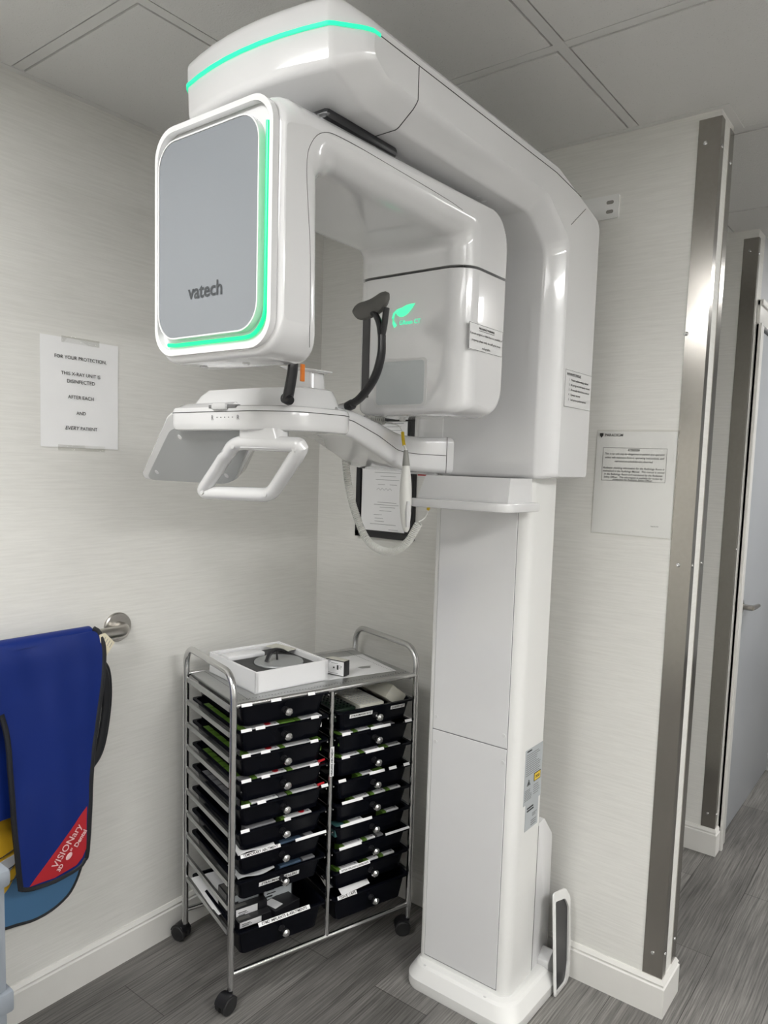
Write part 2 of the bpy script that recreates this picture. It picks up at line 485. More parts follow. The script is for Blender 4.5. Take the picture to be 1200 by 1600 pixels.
for i, (x, y, dx, dy, s) in enumerate(LIGHT_CELLS):
    e = empty('ceiling_light', (x+dx/2+.0, y+dy/2, H-.012), 0,
              ['lit ceiling panel near the right hand side of the room', 'lit ceiling panel above the camera side near the left wall',
               'lit ceiling panel near the rear right corner', 'lit ceiling panel over the hallway beyond the wall end'][i], 'ceiling light')
    x0, x1, y0, y1 = -dx/2+.014, dx/2-.014, -dy/2+.014, dy/2-.014
    dm = M['lampm'].copy(); dm.node_tree.nodes['Principled BSDF'].inputs['Emission Strength'].default_value = LIGHT*s
    obj('diffuser', B(x0+.02, x1-.02, y0+.02, y1-.02, .004, .016), dm, e)
    bm = bmesh.new()
    box(bm, x0, x1, y0, y0+.02, 0, .018); box(bm, x0, x1, y1-.02, y1, 0, .018)
    box(bm, x0, x0+.02, y0, y1, 0, .018); box(bm, x1-.02, x1, y0, y1, 0, .018)
    obj('light_frame', bm, 'tee', e)

# baseboards: tall board, groove, cap
BBP = [(0, 0), (.0125, 0), (.0125, .083), (.0085, .086), (.0085, .090), (.0105, .093), (.0045, .104), (0, .104)]
def bb_left(x, s, y0, y1):
    return loft([[Vector((x+s*d, y, z)) for d, z in BBP] for y in (y0, y1)])
def bb_right(y, s, x0, x1):
    return loft([[Vector((x, y-s*d, z)) for d, z in BBP] for x in (x0, x1)])
struct('baseboard_left', bb_left(0, 1, YB, 0), 'trim')
bm = bmesh.new()
path = [(0, 0), (WX, 0), (WX, WT), (0, WT)]
rings = []
for k, (x, y) in enumerate(path):
    sx = 0 if k in (0, 3) else 1; sy = -1 if k in (0, 1) else 1
    rings.append([Vector((x+sx*d, y+sy*d, z)) for d, z in BBP])
struct('baseboard_right', loft(rings), 'trim')

# hallway beyond: second wall, its return with a door
HX, HY = 1.200, 1.0
struct('wall_hall', B(-.1, HX, HY, HY+.1, 0, H), 'wall')
struct('wall_hall_side', B(HX-.1, HX, HY+.1, 1.13, 0, H), 'hall')
struct('wall_hall_far', B(HX-.1, HX, 2.06, YF, 0, H), 'hall')
struct('wall_hall_head', B(HX-.1, HX, 1.13, 2.06, 2.04, H), 'hall')
rings = []
for (x, y, sx, sy) in [(0, HY, 0, -1), (HX, HY, 1, -1), (HX, 1.045, 1, 0)]:
    rings.append([Vector((x+sx*d, y+sy*d, z)) for d, z in BBP])
struct('baseboard_hall', loft(rings), 'trim')
# door casing
bm = bmesh.new()
for y0, y1 in ((1.05, 1.135), (2.055, 2.14)):
    box(bm, HX, HX+.014, y0, y1, 0, 2.0398, .003); box(bm, HX, HX+.022, y0 if y0 < 1.5 else y1-.022, y0+.022 if y0 < 1.5 else y1, 0, 2.0398, .002)
box(bm, HX, HX+.014, 1.05, 2.14, 2.04, 2.125, .003); box(bm, HX, HX+.022, 1.05, 2.14, 2.103, 2.125, .002)
struct('trim_1', bm, 'trim')
bm = B(HX-.045, HX-.006, 1.138, 2.052, .008, 2.034, .002)
dr = struct('door_1', bm, 'door')
bm = lathe([(.0001, 0), (.028, 0), (.028, .006), (.012, .010), (.011, .045), (.0001, .046)], Matrix.Translation((HX-.006, 1.20, .955)) @ Matrix.Rotation(R(90), 4, 'Y'))
add_bm(bm, tube([(HX+.034, 1.195, .955), (HX+.037, 1.24, .953), (HX+.035, 1.32, .949)], [.011, .010, .008], 12))
obj('door_lever', bm, 'steel', dr)

# steel corner guards
def guard(name, x, y, sx, sy, lx, ly, z0, z1, label, screws):
    e = empty(name, (x, y, z0), 0, label, 'corner guard')
    t = .0016
    poly = [(0, 0, .0), (-lx*sx, 0, 0), (-lx*sx, t*sy, 0), (.002*sx, t*sy, .003), (.002*sx, -ly*sy, 0), (0, -ly*sy, 0)]
    poly = [(a, b, 0) for a, b, _ in poly]
    obj('guard_strip', prism([(a, b) for a, b, _ in poly], fXY, 0, z1-z0), 'steel', e)
    for (face, off, z) in screws:
        if face == 'f': mtx = Matrix.Translation((-off*sx, t*sy, z-z0)) @ Matrix.Rotation(R(90)*(1 if sy < 0 else -1), 4, 'X')
        else: mtx = Matrix.Translation((.002*sx, -off*sy, z-z0)) @ Matrix.Rotation(R(90), 4, 'Y')
        obj('screw', lathe([(.0001, 0), (.0055, 0), (.005, .0015), (.0025, .0025), (.0001, .0018)], mtx, 12), 'chrome', e)
    return e
guard('corner_guard', WX, 0, 1, -1, .052, .028, .1045, 2.347, 'tall stainless steel corner guard on the near edge of the wall end', [('f', .034, 2.29), ('s', .014, 2.28), ('f', .027, .17), ('s', .014, .17), ('f', .03, 1.24), ('s', .014, 1.24), ('f', .049, 1.83)])
guard('corner_guard', WX, WT, 1, 1, .05, .036, .1045, 2.347, 'narrow stainless steel corner guard on the far edge of the wall end', [('s', .018, 2.27), ('s', .018, 1.24), ('s', .018, .17)])
guard('corner_guard', HX, HY, 1, -1, .050, .022, .1045, 2.335, 'stainless steel corner guard on the hallway wall beside the door', [('f', .028, 2.29), ('s', .011, 2.28), ('f', .028, .16), ('s', .011, .16), ('s', .011, 1.2)])

# ================================================================== X-RAY MACHINE
mc = empty('dental_x_ray_machine', (.86, -.22, 0), 0,
           'tall white dental x-ray scanner with a column, overhead arm and green lit edges', 'x-ray machine')
mc_off = Vector((.86, -.22, 0))
def mp(name, bm, mt, parent=None, **k):
    """machine part given in room coordinates"""
    if parent is None:
        bmesh.ops.translate(bm, verts=bm.verts, vec=-mc_off); return obj(name, bm, mt, mc, **k)
    bmesh.ops.translate(bm, verts=bm.verts, vec=-mc_off); return obj(name, bm, mt, parent, **k)
def mt_text(name, s, loc, rot, mt, parent=None, **k):
    return text(name, s, Vector(loc)-mc_off, rot, mt, parent or mc, **k)

# plinth
pl = [p[:2] for p in round_poly([(.690, -.345, .05), (1.045, -.345, .06), (1.05, -.10, .02), (1.02, -.05, .01), (.71, -.05, .01), (.69, -.08, .02)], 8)]
def scaled(poly, cx, cy, fx, fy): return [(cx+(a-cx)*fx, cy+(b-cy)*fy) for a, b in poly]
rings = []
for z, fx, fy in [(0, .99, .99), (.006, 1.0, 1.0), (.030, 1.0, 1.0), (.033, .992, .99), (.048, .945, .935), (.062, .90, .885), (.068, .86, .84), (.070, .80, .78)]:
    rings.append([Vector((a, b, z)) for a, b in scaled(pl, .868, -.19, fx, fy)])
pb = mp('base_plinth', loft(rings), 'gloss2', ang=17)
for x, y in ((.752, -.318), (.948, -.318)):
    mp('screw_cap', lathe([(.0001, 0), (.006, 0), (.005, .002), (.0001, .0022)], Matrix.Translation((x, y, .066)), 12), 'satinw', pb)

# column
cp = [p[:2] for p in round_poly([(.716, -.300, .014), (1.002, -.300, .030), (1.002, -.155, .006), (.716, -.155, .006)], 6)]
col = mp('column', prism(cp, fXY, .05, 1.60), 'gloss2')
for nm, x0, x1, z0, z1 in (('front_panel', .736, .968, .085, .7485), ('front_panel', .736, .968, .7515, 1.46)):
    o = mp(nm, B(x0, x1, -.3025, -.297, z0, z1, .0008, 1), 'satinw2' if 'satinw2' in M else 'gloss', col)
bm = B(.7345, .9695, -.3006, -.299, .082, 1.46)
mp('panel_joint', bm, 'greyink', col)
for x, z in ((.746, .787), (.958, .785), (.747, .715), (.959, .713)):
    mp('screw_cap', lathe([(.0001, 0), (.0055, 0), (.005, .0012), (.0001, .0014)], Matrix.Translation((x, -.3025, z)) @ Matrix.Rotation(R(90), 4, 'X'), 12), 'satinw', col)
# rear cable cover of the column
mp('rear_cover', prism([p[:2] for p in round_poly([(-.150, .04, 0), (-.150, .50, .004), (-.115, .505, .01), (-.055, .435, .02), (-.048, .05, 0)], 4)], fYZ, .74, .998, .0015), 'gloss', col)
mp('cable_gap', B(.745, .999, -.1565, -.1502, .05, .495), 'black', col)
# base rear lip
mp('rear_lip', prism([p[:2] for p in round_poly([(-.105, .02, 0), (-.115, .085, .01), (-.075, .115, .01), (-.052, .02, 0)], 4)], fYZ, .99, 1.032, .003), 'gloss', pb)

# rating label on the column's side
lb = mp('rating_label', B(1.0022, 1.0030, -.260, -.160, .590, .742), 'label', col)
mp('label_tail', B(1.0022, 1.0030, -.246, -.172, .515, .590), 'label', col)
bm = bmesh.new()
def lines(bm, x, y0, y1, z0, z1, n, h, jag=.35):
    for i in range(n):
        z = z0+(z1-z0)*(i+.5)/n
        box(bm, x, x+.0004, y0, y1-(y1-y0)*jag*random.random(), z-h/2, z+h/2)
lines(bm, 1.003, -.254, -.17, .668, .73, 11, .0018)
lines(bm, 1.003, -.256, -.214, .60, .632, 7, .0016); lines(bm, 1.003, -.206, -.168, .605, .635, 5, .0016)
lines(bm, 1.003, -.206, -.178, .545, .556, 3, .0016); lines(bm, 1.003, -.212, -.18, .52, .538, 3, .0025, .1)
mp('label_print', bm, 'greyink', col)
bm = B(1.003, 1.0036, -.252, -.226, .735, .7385); box(bm, 1.003, 1.0036, -.206, -.168, .6425, .6655)
lines(bm, 1.003, -.238, -.198, .565, .58, 2, .004, .2)
# radiation trefoil in a triangle, drawn as bars
for k in range(3):
    a = R(90+120*k); b_ = R(210+120*k)
    add_bm(bm, tube([(1.0034, -.236+.010*math.cos(a), .647+.010*math.sin(a)), (1.0034, -.236+.010*math.cos(b_), .647+.010*math.sin(b_))], .0007, 4))
    a = R(30+120*k)
    add_bm(bm, tube([(1.0034, -.236, .647), (1.0034, -.236+.004*math.cos(a+R(60)), .6465+.004*math.sin(a+R(60)))], .0012, 4))
mp('warning_print', bm, 'ink', col)
mp('laser_sticker', B(1.0036, 1.0040, -.204, -.170, .6445, .6635), 'yellow', col)
bm = bmesh.new(); lines(bm, 1.004, -.198, -.174, .650, .658, 2, .002, .1); mp('sticker_print', bm, 'ink', col)

# carriage + overhead arm in one housing
XC = .837; HW = .219; FR = .05
def bulge(x, y, z):
    if y < -.97: y -= .035*(1-(x/HW)**2)*min(1, (-.97-y)/.08)
    return y
prof = [(-1.065, 2.198, .020, .85, .75), (-.34, 2.198, .05, .4, .7), (-.085, 2.125, .03, .25, .5), (-.085, 1.452, .012, .2, .15),
        (-.312, 1.452, .012, .85, .15), (-.312, 2.0, .045, .85, .8), (-.40, 2.057, .06, .6, .75), (-.985, 2.057, .05, .6, .75),
        (-1.06, 2.092, .02, .85, .75)]
hs = mp('arm_housing', slab(prof, XC, HW, FR, 8, bulge, 'cham'), 'gloss', ang=24)
def arm_front_path(z, off, n=26, x_in=0.):
    pts = []
    mid = [(-(HW-FR)*f, 0.) for f in (.75, .5, .25, 0, -.25, -.5, -.75)]
    for x, t in [(-(HW-FR)-FR*a, b) for a, b in CHAM[::-1]]+mid+[((HW-FR)+FR*a, b) for a, b in CHAM]:
        y = -1.065+.85*FR*t
        y = bulge(x, y, z)
        pts.append((x, y))
    return pts
# teal light guide round the arm front
LZ = 2.150
pth = arm_front_path(LZ, 0)
pth = pth + [(HW, -1.005)]
pin = [(-HW, -1.0)]+pth
def offset_path(P, d):
    out = []
    for i, p in enumerate(P):
        a = Vector(P[max(0, i-1)]); b = Vector(P[min(len(P)-1, i+1)])
        t = (b-a).normalized(); out.append((p[0]+t.y*d, p[1]-t.x*d))
    return out
o1 = offset_path(pin, .0012); i1 = offset_path(pin, -.004)
rings = [[Vector((XC+a[0], a[1], LZ-.0028)), Vector((XC+a[0], a[1], LZ+.0028)), Vector((XC+b[0], b[1], LZ+.0028)), Vector((XC+b[0], b[1], LZ-.0028))] for a, b in zip(o1, i1)]
mp('arm_light_strip', loft(rings), 'glow2', hs)
# fine joints between cover shells
sm = tube([(XC+HW+.0002, -1.005, LZ), (XC+HW+.0002, -.36, LZ), (XC+HW+.0002, -.22, LZ-.012)], .0008, 6)
pa = [(XC+HW+.0003, -.90, 2.148)]+[(XC+(HW-FR)+FR*p_[0]+.0002, -.90, 2.057+.75*FR*p_[1]-.0003) for p_ in CHAM[::-1]]+[(XC+.10, -.90, 2.0567), (XC+.06, -.90, 2.0567)]
add_bm(sm, tube(pa, .0009, 6))
add_bm(sm, tube([(XC+HW+.0001, -.19, 2.118), (XC+HW+.0001, -.268, 2.06)], .0008, 6))
mp('panel_joint', sm, 'seam', hs)
for y in (-.548, -.522):
    mp('screw_cap', lathe([(.0001, 0), (.006, 0), (.0055, -.0012), (.0001, -.0014)], Matrix.Translation((.965, y, 2.0568)), 12), 'satinw', hs)

# rotating unit
mp('rotor_bearing', B(.66, .968, -1.03, -.835, 2.040, 2.0585, .008), 'black', hs)
prof = [(-1.150, 1.640, .012, .22, 1.0), (-1.150, 2.046, .045, .22, .22), (-.432, 2.044, .105, .35, .18), (-.432, 1.903, 0, .35, 0),
        (-.612, 1.903, 0, .9, 0), (-.612, 1.958, .055, .9, .72), (-1.042, 1.962, .05, .9, .72), (-1.046, 1.640, .012, .55, 1.0)]
XR = .830; RW = .157
def shoulder(x, y, z):
    k_ = max(0, min(1, (-1.015-y)/.09)); k_ = k_*k_*(3-2*k_)
    dx_ = max(0, abs(x)-(RW-.055))/.055; up_ = max(0, min(1, (z-1.98)/.05))
    return z-k_*up_*.042*(1-math.sqrt(max(0, 1-dx_*dx_*.98)))
rot = mp('rotating_unit', slab(prof, XR, RW, .055, 8, zfun=shoulder), 'gloss', ang=24)
prof = [(-.612, 1.897, 0, .9, 0), (-.612, 1.590, .014, .9, .45), (-.432, 1.586, .055, .35, .35), (-.432, 1.897, 0, .35, 0)]
gen = mp('generator_box', slab(prof, XR, RW, .055, 8), 'gloss', ang=24)
mp('box_joint', B(.695, .965, -.595, -.445, 1.895, 1.905), 'seam', gen)
# window, slot, badge on the generator face
YG = -.6125
mp('window_rim', prism(rrect(.745, .893, 1.606, 1.714, .012), fXZ, YG-.0012, YG+.002), 'satinw', gen)
mp('emitter_window', prism(rrect(.752, .886, 1.612, 1.708, .009), fXZ, YG-.002, YG+.002), mat('pale blue grey window', (.46, .49, .50), .3, coat=.3, nscale=5, nstr=.01), gen)
mp('collimator_slot', prism(rrect(.706, .727, 1.63, 1.812, .002), fXZ, YG-.0015, YG+.002), mat('dark slot', (.03, .03, .032), .35, nscale=9, nstr=.05), gen)
# leaf badge
lf = []
for t in [i/14 for i in range(15)]:
    lf.append((.803+.052*t, 1.816+.018*math.sin(PI*t)*.55+.016*t**2.2))
lo = []
for t in [i/14 for i in range(15)]:
    lo.append((.803+.052*t, 1.814-.010*math.sin(PI*t**.8)+.018*t**2.2))
poly = lf+lo[::-1][1:-1]
bm = prism(poly, fXZ, YG-.0022, YG-.0012)
add_bm(bm, tube([Vector((a, YG-.0016, b)) for a, b in [(.802, 1.786), (.7965, 1.794), (.794, 1.805), (.797, 1.815), (.806, 1.8215), (.818, 1.825)]], [.0042, .0036, .003, .0026, .002, .001], 8, flat=.3, upv=(0, 0, 1)))
mp('leaf_badge', bm, mat('mint backlit badge', (.1, .5, .3), .4, emit=(.06, .92, .42), es=1.0, nscale=9, nstr=.0), gen)
mt_text('badge_lettering', 'GReen CT', (.842, YG-.0018, 1.7925), FRONT, 'glow2', gen, size=.013, width=.058, bold=.0002)
# taped pregnancy warning on the generator's side
XW = XR+RW+.0006
nt1 = mp('taped_notice', B(XW-.0004, XW+.0004, -.597, -.452, 1.727, 1.785), 'filmw', gen)
# (kept thin: it is a sheet of label film)
bm = bmesh.new()
y0, y1, z0, z1 = -.597, -.453, 1.728, 1.784
t_ = .0006
for a in ((y0, y0+t_, z0, z1), (y1-t_, y1, z0, z1), (y0, y1, z0, z0+t_), (y0, y1, z1-t_, z1)):
    box(bm, XW+.0004, XW+.0007, a[0], a[1], a[2], a[3])
ls = [mt_text('t', 'PREGNANCY WARNING', (XW+.0008, -.525, 1.7755), SIDE, 'ink', gen, size=.008, width=.066, bold=.00022),
      mt_text('t', 'If you are pregnant, or think there is a possibility of', (XW+.0008, -.525, 1.7625), SIDE, 'ink', gen, size=.008, width=.138, bold=.00008),
      mt_text('t', 'pregnancy, please notify the staff prior to any', (XW+.0008, -.525, 1.7485), SIDE, 'ink', gen, size=.008, width=.124, bold=.00008),
      mt_text('t', 'radiographs.', (XW+.0008, -.525, 1.735), SIDE, 'ink', gen, size=.008, width=.036, bold=.00008)]
box(bm, XW+.0006, XW+.0009, -.558, -.492, 1.7705, 1.7712)
bmesh.ops.translate(bm, verts=bm.verts, vec=-mc_off)
for o in ls:
    me = o.data.copy(); me.transform(o.matrix_basis); bm.from_mesh(me)
    bpy.data.objects.remove(o)
obj('notice_print', bm, 'ink', gen, fin=False)
# underside detail of generator
mp('laser_port', lathe([(.0001, 0), (.009, 0), (.007, -.008), (.0001, -.009)], Matrix.Translation((.79, -.56, 1.587)), 14), 'satinw', gen)

# rotor front: bezel, grey plate, green light guide
YP = -1.150
outer = rrect(.682, .978, 1.652, 2.034, .048, 8); inner = rrect(.690, .970, 1.661, 2.025, .042, 8)
def ringmesh(o, i, y0, y1):
    bm = bmesh.new()
    A = [[bm.verts.new(fXZ(a, b, y)) for a, b in P] for P, y in ((o, y1), (o, y0), (i, y0), (i, y1))]
    n = len(o)
    for k in range(4):
        p, q = A[k], A[(k+1) % 4]
        for j in range(n): bm.faces.new((p[j], p[(j+1) % n], q[(j+1) % n], q[j]))
    return bm
mp('bezel', ringmesh(outer, inner, YP-.008, YP+.004), 'gloss', rot)
pp = rrect(.700, .950, 1.681, 2.006, .042, 8)
pr = rrect(.6975, .9525, 1.6785, 2.0085, .0445, 8)
mp('plate_rim', ringmesh(pr, pp, YP-.0125, YP+.002), 'gloss', rot)
mp('screen_plate', prism(pp, fXZ, YP-.0115, YP+.002, .0008, 1), 'plate', rot)
pathg = [(.9615, 1.99)]+[(.9615, 1.72)]+[(.9615-.045*(1-math.cos(t)), 1.7155-.045*math.sin(t)) for t in [R(10*i) for i in range(1, 9)]]+[(.91, 1.6700), (.735, 1.6700), (.715, 1.672)]
mp('edge_light', tube([Vector((a, YP-.003, b)) for a, b in pathg], .0034, 8, flat=.9), 'glow', rot)
mt_text('logo_lettering', 'vatech', (.826, YP-.0122, 1.752), FRONT, 'dgrey', rot, size=.03, width=.088, bold=.0006)
for x in (.745, .858):
    mp('screw_cap', lathe([(.0001, 0), (.007, 0), (.006, -.0015), (.0001, -.0018)], Matrix.Translation((x, -1.10, 1.640)), 12), 'satinw', rot)
# rotor side joint round the inner cover
ip = [(-1.080, 1.66), (-1.082, 1.80), (-1.094, 1.93), (-1.085, 1.975), (-1.055, 2.002), (-1.00, 2.0085), (-.85, 2.0070), (-.70, 2.004), (-.64, 2.000)]
mp('cover_joint', tube(catmull([Vector((XR+RW, a, b)) for a, b in ip], 4), .0005, 5), 'seam', rot)

# column-side notice (radiographer's checklist)
XS = XC+HW+.0006
mp('checklist_sheet', B(XS-.0004, XS+.0004, -.258, -.098, 1.632, 1.722), 'filmw', hs)
bm = bmesh.new()
box(bm, XS+.0004, XS+.0007, -.258, -.098, 1.7214, 1.722); box(bm, XS+.0004, XS+.0007, -.258, -.098, 1.632, 1.6326)
box(bm, XS+.0004, XS+.0007, -.258, -.2574, 1.632, 1.722); box(bm, XS+.0004, XS+.0007, -.249, -.165, 1.7088, 1.7094)
bmesh.ops.translate(bm, verts=bm.verts, vec=-mc_off)
rows = [('RADIOGRAPHY CHECKLIST', -.250, 1.7125, .084, .0003), ('1.   Proper machine settings selected', -.236, 1.699, .116, .0001), ('2.   All earrings and other jewelry removed', -.236, 1.687, .128, .0001),
        ('3.   All removable dental devices removed', -.236, 1.675, .126, .0001), ('4.   Eyewear removed', -.236, 1.663, .070, .0001), ('5.   Lead apron in position/optional', -.236, 1.651, .108, .0001)]
for s, y, z, wd, bo in rows:
    o = mt_text('t', s, (XS+.0008, y, z), SIDE, 'ink', hs, size=.008, width=wd, bold=bo, align='LEFT')
    me = o.data.copy(); me.transform(o.matrix_basis); bm.from_mesh(me); bpy.data.objects.remove(o)
obj('checklist_print', bm, 'ink', hs, fin=False)

# small shelf bracket under the carriage
tp = [(.77, 1.452), (1.002, 1.452), (1.006, 1.392), (.766, 1.392)]
def trap(a, b, d): return Vector((a, d, b))
tr = mp('tray', prism([p[:2] for p in round_poly([(.735, -.452, .02), (1.02, -.452, .035), (1.03, -.305, .004), (.735, -.305, .004)], 5)], fXY, 1.372, 1.394, .004), 'gloss')
bm = loft([[Vector((.745, -.43, 1.39)), Vector((1.008, -.43, 1.39)), Vector((1.008, -.305, 1.39)), Vector((.745, -.305, 1.39))],
           [Vector((.762, -.415, 1.4525)), Vector((1.004, -.415, 1.4525)), Vector((1.004, -.305, 1.4525)), Vector((.762, -.305, 1.4525))]])
mp('tray_bracket', bm, 'gloss', tr)

# link arm from the carriage to the chinrest
def sect(xr, yr, xl, yl, zb, zt, r=.014):
    """rounded cross-section between the right and left edge"""
    a, b = Vector((xr, yr)), Vector((xl, yl)); L = (b-a).length; u = (b-a)/L
    return [Vector((a.x+u.x*p[0], a.y+u.y*p[0], p[1])) for p in round_poly([(0, zb, r), (L, zb, r), (L, zt, r), (0, zt, r)], 4)]
secs = [sect(.805, -.80, .60, -.72, 1.537, 1.592), sect(.790, -.735, .60, -.67, 1.530, 1.590), sect(.752, -.60, .575, -.57, 1.500, 1.575),
        sect(.712, -.475, .545, -.47, 1.470, 1.558), sect(.705, -.430, .545, -.42, 1.463, 1.552), sect(.722, -.38, .56, -.36, 1.459, 1.550),
        sect(.762, -.325, .62, -.28, 1.456, 1.552), sect(.80, -.29, .66, -.20, 1.456, 1.552)]
la = mp('link_arm', loft(secs), 'gloss')
mp('cover_joint', tube([(.8055, -.80, 1.572), (.7905, -.735, 1.566), (.7525, -.60, 1.542), (.7125, -.475, 1.514), (.7055, -.43, 1.508), (.7225, -.38, 1.505), (.7615, -.326, 1.504)], .0008, 6), 'seam', la)
bm = tube([(.7625, -.3245, 1.458), (.7625, -.3245, 1.552)], .0008, 6); mp('cover_joint', bm, 'seam', la)
# fillet where carriage meets the link arm
bm = bmesh.new()
rings = []
for i in range(9):
    t = i/8; z = 1.452+.22*t
    x0 = .60+.065*t**.45
    rings.append([Vector((x0, -.27, z)), Vector((x0+.03, -.312, z)), Vector((.74, -.3135, z)), Vector((.74, -.14, z)), Vector((x0, -.14, z))])
mp('carriage_skirt', loft(rings), 'gloss', hs)

# chinrest body
bp = [p[:2] for p in round_poly([(.425, -.952, .03), (.70, -.952, .12), (.795, -.915, .08), (.812, -.775, .06), (.72, -.675, .05), (.47, -.69, .05)], 6)]
cr = mp('chinrest_body', loft([[Vector((a, b, z)) for a, b in scaled(bp, .63, -.81, f, f)] for z, f in ((1.536, .955), (1.538, .98), (1.543, .995), (1.55, 1.0), (1.578, 1.0), (1.584, .985), (1.586, .96))]), 'gloss')
mp('cover_joint', tube([Vector((a, b, 1.574)) for a, b in offset_path([bp[i] for i in range(0, 34)], .0004)], .0008, 5), 'seam', cr)
bq = scaled(bp, .66, -.80, .80, .72)
bq2 = scaled(bp, .665, -.79, .66, .5)
rings = [[Vector((a, b, 1.584)) for a, b in scaled(bp, .655, -.80, .88, .80)], [Vector((a, b, 1.612)) for a, b in bq], [Vector((a, b, 1.626)) for a, b in scaled(bp, .66, -.80, .74, .64)], [Vector((a, b, 1.630)) for a, b in bq2]]
mp('top_cover', loft(rings), 'gloss', cr)
mp('slider', B(.590, .635, -.960, -.945, 1.577, 1.591, .004), 'satinw', cr)
mp('slider_slot', B(.575, .66, -.9535, -.94, 1.581, 1.588, .001), mat('plain grey recess', (.18, .18, .18), .6, nscale=9, nstr=.02), cr)  # slot drawn as a thin block in one even grey
bm = bmesh.new()
for i in range(5): box(bm, .600+.012*i, .603+.012*i, -.9528, -.9515, 1.561, 1.563)
o = mt_text('t', 'R', (.587, -.9529, 1.561), FRONT, 'greyink', cr, size=.014)
o2 = mt_text('t', 'R', (.667, -.9529, 1.561), FRONT, 'greyink', cr, size=.014)
bmesh.ops.translate(bm, verts=bm.verts, vec=-mc_off)
for q in (o, o2):
    me = q.data.copy(); me.transform(q.matrix_basis); bm.from_mesh(me); bpy.data.objects.remove(q)
obj('scale_marks', bm, 'greyink', cr, fin=False)
# chin cup with flared lip
rings = []
for z, x0, x1, y0, y1 in [(1.612, .662, .748, -.825, -.775), (1.668, .668, .744, -.822, -.778), (1.674, .664, .750, -.825, -.775), (1.678, .652, .762, -.83, -.77), (1.680, .652, .762, -.83, -.77)]:
    rings.append([Vector((a, b, z-.12*abs(a-.66)*(1 if z > 1.67 else 0))) for a, b in rrect(x0, x1, y0, y1, .010, 3)])
mp('chin_cup', loft(rings), 'gloss', cr)
mp('bite_block_clip', B(.748, .753, -.86, -.85, 1.64, 1.675, .001), 'orange', cr)
# slanted side board with grey underside
def board_pt(s, t, d):   # s along x, t downwards, d thickness
    p = Vector((.428, -.946, 1.578))*(1-t)+Vector((.132, -.825, 1.416))*t
    e = Vector((.352+.022*t, 0.004, .002))
    return p+e*s+Vector((0, .80, .60))*d
sb = [p[:2] for p in round_poly([(0, 0, .10), (.55, 0, .02), (.93, .22, .08), (1, 1, .12), (0, 1, .12)], 6)]
bm = loft([[board_pt(s, t, d) for s, t in scaled(sb, .5, .5, f, f)] for d, f in ((.0, .97), (.004, 1.0), (.028, 1.0), (.032, .98))])
bd = mp('control_board', bm, 'gloss', cr)
ib = [p[:2] for p in round_poly([(.105, .20, .08), (.89, .20, .04), (.985, .985, .10), (.09, .98, .10)], 6)]
mp('board_back', loft([[board_pt(s, t, d) for s, t in ib] for d in (-.0035, .004)]), 'under', bd)
for s, t in ((.24, .33), (.17, .85), (.88, .86)):
    c = board_pt(s, t, -.0035); n = Vector((0, -.80, -.60)).normalized()
    mp('screw_cap', lathe([(.0001, 0), (.0065, 0), (.0055, .001), (.0001, .0012)], Matrix.Translation(c) @ n.to_track_quat('Z', 'Y').to_matrix().to_4x4(), 12), 'satinw', bd)
# grab handle loop
hp = [(.628, -.925, 1.512, .030), (.826, -.925, 1.508, .022), (.690, -.880, 1.404, .026), (.462, -.882, 1.398, .026)]
pts = []
for i in range(4):
    p = Vector(hp[i][:3]); a = Vector(hp[i-1][:3]); b = Vector(hp[(i+1) % 4][:3]); r = hp[i][3]
    u, v = (a-p).normalized(), (b-p).normalized()
    for k in range(6):
        t = k/5
        pts.append((p+u*r)*(1-t)**2+p*2*t*(1-t)+(p+v*r)*t*t)
    q = Vector(hp[(i+1) % 4][:3]); 
    for k in (.3, .5, .7): pts.append(p*(1-k)+q*k)
hd = mp('grab_handle', tube(pts, .0155, 14, closed=True), 'gloss', cr)
mp('handle_mount', loft([[Vector((a, b, 1.500)) for a, b in rrect(.650, .775, -.938, -.915, .010, 4)], [Vector((a, b, 1.54)) for a, b in rrect(.645, .76, -.938, -.89, .015, 4)]]), 'gloss', hd)
for p in hp:
    c = Vector(p[:3])*.9+Vector((.65, -.90, 1.455))*.1+Vector((.004, -.0155, -.003))
    mp('screw_cap', lathe([(.0001, -.003), (.006, -.003), (.0055, .0005), (.0001, .0006)], Matrix.Translation(c) @ Matrix.Rotation(R(90), 4, 'X'), 12), 'satinw', hd)

# temple supports
def support(pts, fork, padc, side, name_y):
    P = catmull(pts, 6)
    n = len(P)
    bm = tube(P, [.0135-.0025*i/(n-1) for i in range(n)], 12, flat=.55, upv=(0, 1, 0))
    for f in fork: add_bm(bm, tube(catmull(f, 5), .0068, 10))
    s = mp('temple_support', bm, 'black')
    q = lathe([(.0001, -.011), (.008, -.011), (.011, -.006), (.011, .008), (.008, .012), (.0001, .012)], Matrix.Translation(pts[0]) @ Matrix.Rotation(R(70)*side, 4, 'Y'), 14)
    mp('pivot', q, 'black', s)
    A = [Vector(p) for p in padc]
    pc = catmull(A, 5)
    k = len(pc)
    rr = [.0165*(1-abs(2*i/(k-1)-1)**5)+.003 for i in range(k)]
    mp('pad', tube(pc, rr, 12, flat=.62, upv=(0, 0, 1)), 'pad', s)
    return s
YA = -.74
support([(.782, YA, 1.600), (.812, YA+.002, 1.618), (.848, YA, 1.656), (.8655, YA-.002, 1.70), (.868, YA-.004, 1.742)],
        [[(.867, YA-.004, 1.735), (.8735, YA-.004, 1.765), (.876, YA-.002, 1.796)], [(.866, YA-.004, 1.735), (.860, YA-.004, 1.765), (.846, YA-.002, 1.786), (.826, YA, 1.794)]],
        [(.793, YA-.012, 1.795), (.820, YA-.002, 1.7965), (.850, YA+.002, 1.806), (.886, YA-.008, 1.822)], 1, 0)
YL = -.925
